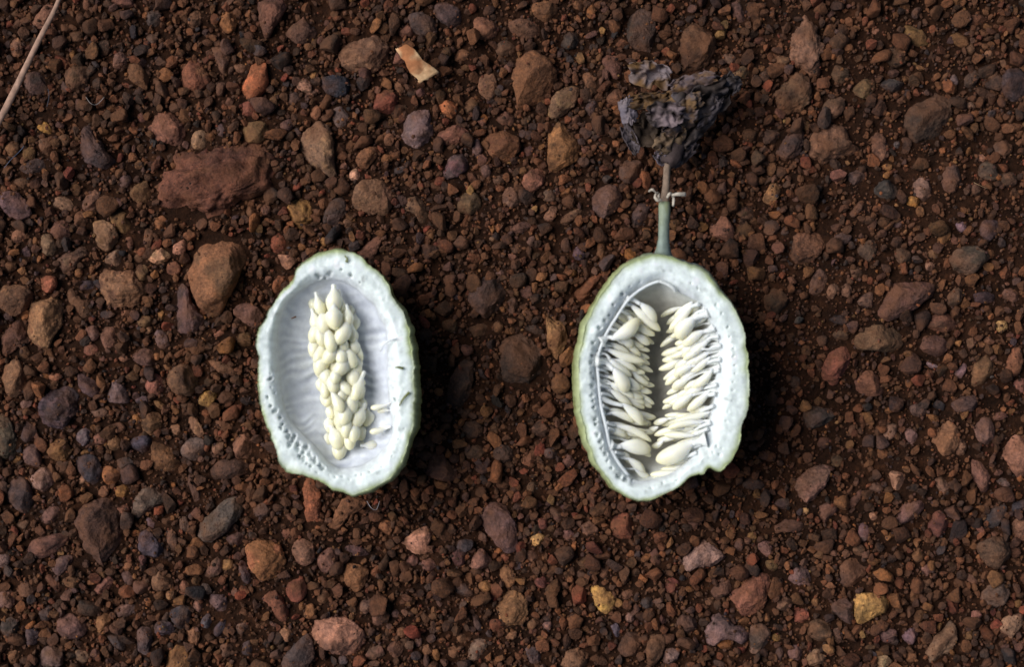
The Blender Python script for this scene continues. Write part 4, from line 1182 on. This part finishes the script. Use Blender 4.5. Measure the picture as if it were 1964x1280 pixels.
def herring(rows, sgn):
    """the traced large seeds plus the crowded slender ones in three layers, leaning inwards and down"""
    rr_ = np.random.default_rng(21 if sgn < 0 else 22); out = [(a, b, c, d, e * (0.92 if e > 66 else 0.78), g) for a, b, c, d, e, g in rows if e >= 50 or d > 850]
    out += [(300, 1010, 350, 1060, 34, 2.4), (640, 1010, 545, 1075, 36, 2.2), (610, 1040, 520, 1090, 34, 2.8), (330, 960, 440, 1030, 36, 3.4), (372, 1088, 440, 1128, 32, 2.6)] if sgn > -9 and sgn < 0 else [(690, 930, 560, 985, 36, 2.6), (670, 985, 560, 1030, 36, 2.4), (620, 1070, 500, 1092, 36, 2.2), (600, 905, 470, 935, 34, 3.6)]
    for lay, (fx0, z0, n_) in enumerate(((352, 2.2, 17), (404, 3.4, 18), (436, 4.9, 17)) if sgn < 0 else ((622, 2.0, 17), (562, 3.2, 19), (516, 4.8, 17))):
        for i in range(n_):
            y = (392 if sgn < 0 else 385) + (i + rr_.uniform(-.3, .3)) * 580 / n_ + (0, 9, 16)[lay]
            f = fx0 + rr_.uniform(-22, 22) + (12 if sgn < 0 else -4) * math.sin((y - 400) / 180)
            L = rr_.uniform(88, 128); an = R(rr_.uniform(16, 40) if y < 820 else rr_.uniform(2, 22))
            out.append((f + sgn * L * math.cos(an), y - L * math.sin(an), f, y, rr_.uniform(25, 37), z0 + rr_.uniform(-.4, .4)))
    return out
for side, rows in ((-1, herring(Lr, -1)), (1, herring(Rr_, 1))):
    for (tx, ty, fx_, fy_, wd, dz) in rows:
        wd = wd * 1.04; r = np.random.default_rng(sk); z = FR.zr - 0.0016 - dz * 0.001
        V, F, c = seed_mesh(FR.w(tx, ty, z + 0.0007), FR.w(fx_, fy_, z - 0.0006), wd * FR.f, sk, True)
        o = FR.add("seed", V, F, M_SEED, c * np.array([1, 1, 1.05]), world=True); sk += 1
        # thread to the wall: carry on from the thin end to the cavity's edge
        d = np.array([tx - fx_, ty - fy_], float); d /= np.linalg.norm(d); d = d * 0.55 + np.array([side * 0.9, 0.0]); d /= np.linalg.norm(d)
        best = None
        for st in range(4, 330, 4):
            q = np.array([tx, ty]) + d * st; e = q - np.array([480., 700.])
            if np.hypot(*e) > star_at(cavT, cavB, math.atan2(-e[1], e[0])) * 1.01: best = q; break
        if best is not None and dz < 4.6:
            mid = (np.array([tx, ty]) + best) / 2 + r.uniform(-13, 13, 2)
            Vt, Ft = tube([FR.w(tx + (fx_ - tx) * .08, ty + (fy_ - ty) * .08, z + 0.0006), FR.w(mid[0], mid[1], z + 0.0008 * r.uniform(0.2, 1)), FR.w(best[0], best[1], min(z + 0.0012, FR.zr - 0.0012))],
                          np.array([0.17, 0.17 * r.uniform(.7, 1.4), 0.46 * r.uniform(.6, 1.2)]) * wd * FR.f, 7)
            FR.add("funicle", Vt, Ft, M_FLESH, np.tile(np.array([0.80, 0.83, 0.80]), (len(Vt), 1)), o, world=True)
# loose threads without a seed and the strand that ties them along one wall
r = np.random.default_rng(77)
for i in range(14):
    y = 335 + i * 54 + r.uniform(-18, 18); x0 = np.interp(y, [300, 450, 600, 800, 1000, 1100], [355, 262, 200, 224, 272, 330]); ln_ = r.uniform(40, 75)
    strand(FR, [(x0 - 2, y - 6, -.0012), (x0 + ln_ * .5, y + r.uniform(-4, 10), -.0024), (x0 + ln_, y + r.uniform(4, 26), -.0042)], .00042, .00018, "funicle", (0.74, 0.78, 0.77))
    x0 = np.interp(y, [300, 380, 500, 560, 720, 880, 1030], [612, 700, 758, 768, 745, 720, 650]); ln_ = r.uniform(40, 80)
    strand(FR, [(x0 + 2, y - 4, -.0010), (x0 - ln_ * .5, y + r.uniform(0, 14), -.0024), (x0 - ln_, y + r.uniform(14, 36), -.0044)], .0005, .0002, "funicle", (0.74, 0.78, 0.77))
strand(FR, [(486,236,-.0004),(430,256,-.0009),(352,312,-.0011),(290,400,-.0013),(237,490,-.0012),(205,590,-.0013),(209,690,-.0012),(220,800,-.0013),(243,900,-.0012),(262,990,-.0013),(298,1060,-.0013),(345,1122,-.0016)],
       .00028, .00036, "placental_strand", (0.74, 0.79, 0.79), seg=8)
strand(FR, [(486,236,-.0004),(520,250,-.0004),(548,268,-.0005),(556,282,-.001)], .0003, .0004, "placental_strand", (0.72, 0.75, 0.72), seg=8)

# shoulder and stem
def J(x, y, z): return P(1120 + x / 2.909, 80 + y / 2.909, z)
zs = FR.zr - 0.0045
pts = [J(440, 1215, zs - .001), J(441, 1185, zs), J(443, 1150, zs + .0006), J(445, 1100, zs + .0006), J(447, 1020, zs - .0002), J(450, 900, zs - .0012)]
V, F = tube(pts, np.array([62, 50, 40, 33.5, 32, 31.5]) * K / 2.909 * .965, 20)
V[:-2] += (fbm(V[:-2] * np.array([900, 160, 900]), 3, 3) * 0.00022)[:, None] * np.array([1, 0, 1])
tcol = np.clip((V[:, 1] - V[:, 1].min()) / np.ptp(V[:, 1]), 0, 1)[:, None]
stem = FR.add("stem", V, F, M_STEM, lin((122, 136, 136)) * (1 - tcol) + lin((136, 146, 122)) * tcol - (np.clip(fbm(V * np.array([900, 380, 900]), 14, 3)[:, None] - 0.12, 0, 1) * 0.35) * np.array([0.5, 0.7, 1]) * 0.5, world=True)
# dry stalk
pts = [J(449, 912, zs - .0012), J(452, 870, zs - .0016), J(458, 800, zs - .0022), J(462, 740, zs - .0034), J(466, 685, zs - .0050)]
V, F = tube(pts, np.array([29, 24, 20, 20, 21]) * K / 2.909 * .97, 12)
stalk = FR.add("dry_stalk", V, F, M_DRY, np.tile(lin((134, 114, 98)), (len(V), 1)) * (1 + 0.35 * fbm(V * np.array([1500, 300, 900]), 5, 3))[:, None], stem, world=True)
for pl, rr in [([(436,884),(410,884),(396,860),(412,842)],(9,13,9,5)),([(404,850),(384,824),(362,836)],(5,11,7)),([(464,872),(480,848),(496,860),(499,918)],(8,12,11,7)),
           ([(478,852),(516,852),(566,854)],(6,13,16)),([(424,884),(416,862),(424,846)],(8,9,5))]:
    V, F = tube([J(x, y, zs + 0.0004 + 0.0007 * math.sin(i * 1.7)) for i, (x, y) in enumerate(pl)], np.array(rr, float) * 0.72 * K / 2.909, 8, 0.28)
    V += fbm(V * 900, 4, 2)[:, None] * 0.00018
    FR.add("bract_shred", V, F, M_DRY, np.clip(lin((190, 178, 162)) * (1 + 0.5 * fbm(V * 1200, 6, 2))[:, None], 0, 0.8), stem, world=True)
# withered flower: crumpled petals
base = J(470, 690, 0); fl_root = None
def petal(cx, cy, L, W, ang, z, c1, c2, k, curl=0.5, fold=1.0, pitch=0.0):
    r = np.random.default_rng(300 + k); nu, nv = 34, 22
    U, Vv = np.meshgrid(np.linspace(-1, 1, nu), np.linspace(-1, 1, nv)); u, v = U.ravel(), Vv.ravel(); s_ = K / 2.909
    edge = 1 + 0.3 * fbm(np.column_stack([u * 3, v * 3, np.full(len(u), k)]), 60, 3)
    outl = np.sqrt(np.clip(1 - 0.72 * np.abs(u) ** 2.6, 0.05, 1))
    x = u * L / 2 * edge; y = v * W / 2 * outl * edge
    q = np.column_stack([u * 1.5 * max(1.0, L / W * 0.85), v * 1.5, np.full(len(u), k * 1.7)])
    ridge = 1 - np.abs(fbm(q * np.array([0.8, 0.9, 1]), 70 + k, 2)) * 2.4; wr = fbm(q * 3, 75, 3)
    zz = (-curl * (v * outl) ** 2 * W * 0.5 + fold * ridge * W * 0.26 + wr * W * 0.07 + pitch * u * L * 0.5)
    y = y + fold * W * 0.10 * fbm(q * 1.3, 80 + k, 2); x = x + W * 0.08 * fbm(q * 1.7, 85 + k, 2)
    ca, sa = math.cos(R(ang)), math.sin(R(ang)); X = cx + x * ca - y * sa; Y = cy + x * sa + y * ca
    Z = z + zz * s_
    Vx = np.array([J(a, b, c_) for a, b, c_ in zip(X, Y, np.maximum(Z, 0.0008))])
    m = np.clip(0.45 + 1.3 * fbm(q * 1.2, 90, 3) + 0.3 * (np.abs(v) - .5), 0, 1)[:, None]
    cc = lin(c1) * (1 - m) + lin(c2) * m
    i = (np.arange(nv - 1)[:, None] * nu + np.arange(nu - 1)[None]).ravel()
    Fq = np.stack([i, i + nu, i + nu + 1, i + 1], 1)
    o = FR.add("petal", Vx, Fq, M_DRY, cc, fl_root, world=True)
    md = o.modifiers.new("thickness", 'SOLIDIFY'); md.thickness = 0.00015; md.offset = 0
    return o
# receptacle: a shrivelled cup that carries the petals
pts = [J(468, 700, .0075), J(476, 672, .0075), J(490, 630, .0072), J(500, 570, .0066), J(498, 520, .006)]
V, F = tube(pts, np.array([26, 44, 62, 66, 30]) * K / 2.909, 18, 0.7)
V = V + (fbm(V * 420, 5, 3) * 0.0012)[:, None] * np.array([1, 1, .6])
fl_root = FR.add("withered_flower", V, F, M_DRY, lin((70, 58, 56)) * (1 + 0.5 * fbm(V * 500, 8, 2))[:, None], world=True)
LV, DK, BR = (116, 104, 106), (48, 40, 37), (100, 74, 47)
for k, a in enumerate([
        (372,178,240,130,10,.0075,LV,BR,.5,1.0,0),(245,385,150,80,78,.0085,LV,(104,96,104),.9,.6,0),(455,405,200,120,-6,.0110,(122,106,108),DK,.6,1.1,0),
        (660,300,270,210,-28,.0085,DK,(86,78,80),.5,1.2,0),(800,240,120,150,70,.0070,DK,(98,88,88),.7,1.0,0),(600,225,260,90,-12,.0100,(92,80,84),BR,.6,1.0,0),
        (400,325,280,80,-4,.0080,BR,DK,.4,1.2,0),(640,480,260,90,-50,.0070,(96,84,80),DK,.8,1.0,0),(490,540,210,110,-38,.0085,(118,96,74),DK,.6,1.1,0),
        (262,545,170,70,65,.0055,(98,88,92),DK,.9,.7,0),(560,630,180,70,-45,.0060,(112,98,98),DK,1.0,.7,0),(360,500,220,170,10,.0045,(52,42,36),(70,56,44),.3,1.2,0),
        (540,440,220,120,-32,.0095,(84,76,80),BR,.5,1.2,0),(560,350,230,120,-20,.0100,(80,72,74),(110,84,56),.6,1.2,0),(430,650,90,60,40,.0075,(108,98,106),DK,.9,.7,0),
        (700,390,200,80,-48,.0080,(80,72,76),DK,.8,1.0,0)]):
    petal(a[0], a[1], a[2] * 0.98, a[3] * 1.08, a[4], a[5], a[6], a[7], k, a[8] * (-0.7 if k in (0, 2, 6, 9, 11, 14) else 1), *a[9:])

# ---------------------------------------------------------------- straw, flake and rootlets
pts = [P(122, -24, .0045), P(104, 20, .0048), P(76, 74, .0046), P(48, 132, .0042), P(20, 190, .0036), P(-14, 256, .0030)]
V, F = tube(pts, np.array([4.0, 4.6, 5.3, 5.9, 6.8, 6.0]) * K, 12, 0.7, 8)
V[:-2] += (fbm(V[:-2] * np.array([900, 900, 900]), 3, 2) * 0.00008)[:, None]
g = fbm(V * np.array([1600, 250, 300]), 6, 3)[:, None]
cst = V[:-2].reshape(-1, 12, 3).mean(1)[20]
o = obj("dry_straw", mesh_np("dry_straw", V - cst * [1, 1, 0], F, M_DRY, np.clip(lin((158, 126, 108)) * (1 + 0.6 * g), 0, 1)), None, (cst[0], cst[1], 0))
tag(o, "dry brown straw lying slantwise across the gravel", "straw")

fl = np.array([(415,275),(460,265),(510,290),(550,345),(635,400),(600,430),(545,460),(510,420),(470,350)], float)
fl = np.column_stack([620 + fl[:, 0] / 2.909, fl[:, 1] / 2.909]); cfl = fl.mean(0)
nu, nv = 26, 14; top = [(415,275),(470,350),(510,420),(545,462)]; bot = [(462,262),(512,290),(552,345),(637,402)]
def poly_at(pl, t):
    pl = np.array(pl, float); d = np.concatenate([[0], np.cumsum(np.hypot(*np.diff(pl, axis=0).T))]); d /= d[-1]
    return np.column_stack([np.interp(t, d, pl[:, 0]), np.interp(t, d, pl[:, 1])])
t_ = np.linspace(0, 1, nu); a_, b_ = poly_at(top, t_), poly_at(bot, t_); Vf = []
for j, v in enumerate(np.linspace(0, 1, nv)):
    for i, u in enumerate(t_):
        q = a_[i] * (1 - v) + b_[i] * v; jg = 6 * vnoise(np.array([[i * .6, j * .6, 1.0]]), 5)[0] if i in (0, nu - 1) or j in (0, nv - 1) else 0
        Vf.append(P(620 + (q[0] + jg) / 2.909, (q[1] + jg) / 2.909, .0040 + .0004 * math.sin(v * math.pi) + .0006 * math.sin(u * 3)))
Vf = np.array(Vf); Vf[:, 2] += fbm(Vf * 600, 9, 3) * 0.0003; cw = P(*cfl)
i = (np.arange(nv - 1)[:, None] * nu + np.arange(nu - 1)[None]).ravel()
g = fbm(Vf * 420, 10, 3); m = np.clip(0.5 + 1.4 * g, 0, 1)[:, None]; ue = np.tile(t_, nv)[:, None]; m = np.clip(m - 0.5 * (ue - .5), 0, 1)
cc = lin((212, 178, 136)) * (1 - m) + lin((160, 104, 68)) * m
o = obj("bark_flake", mesh_np("bark_flake", Vf - np.array([cw[0], cw[1], 0]), np.stack([i, i + nu, i + nu + 1, i + 1], 1), M_DRY, cc), None, (cw[0], cw[1], 0))
md = o.modifiers.new("thickness", 'SOLIDIFY'); md.thickness = 0.0009; md.offset = -1
tag(o, "pale cream and tan curved flake of bark lying on the gravel", "flake")

for k, (pl, lab) in enumerate([
        ([(165, 186), (174, 198), (186, 200), (200, 186)], "fine pale curled rootlet near the pinkish brown rounded stone"),
        ([(8, 322), (22, 305), (36, 292), (46, 280)], "fine bluish root hair near the dry straw"),
        ([(92, 170), (94, 185), (90, 205)], "short dark root hair beside the dry straw"),
        ([(704, 962), (712, 975), (722, 978), (728, 962)], "tiny pale looped fibre beneath the stemless fruit half's tip"),
        ([(1868, 350), (1880, 356), (1894, 362)], "thin tan rootlet on the gravel near the blackish stone")]):
    c0 = P(*pl[0]); zz = 0.0026
    V, F = tube([P(x, y, zz + 0.0004 * math.sin(i * 2)) - np.array([c0[0], c0[1], 0]) for i, (x, y) in enumerate(pl)], np.full(len(pl), 0.55 * K), 5)
    o = obj("rootlet", mesh_np("rootlet", V, F, M_DRY, np.tile(lin([(150, 140, 135), (92, 98, 116), (80, 80, 90), (170, 165, 168), (150, 120, 90)][k]), (len(V), 1))), None, (c0[0], c0[1], 0))
    tag(o, lab, "rootlet", "loose rootlets on the gravel")
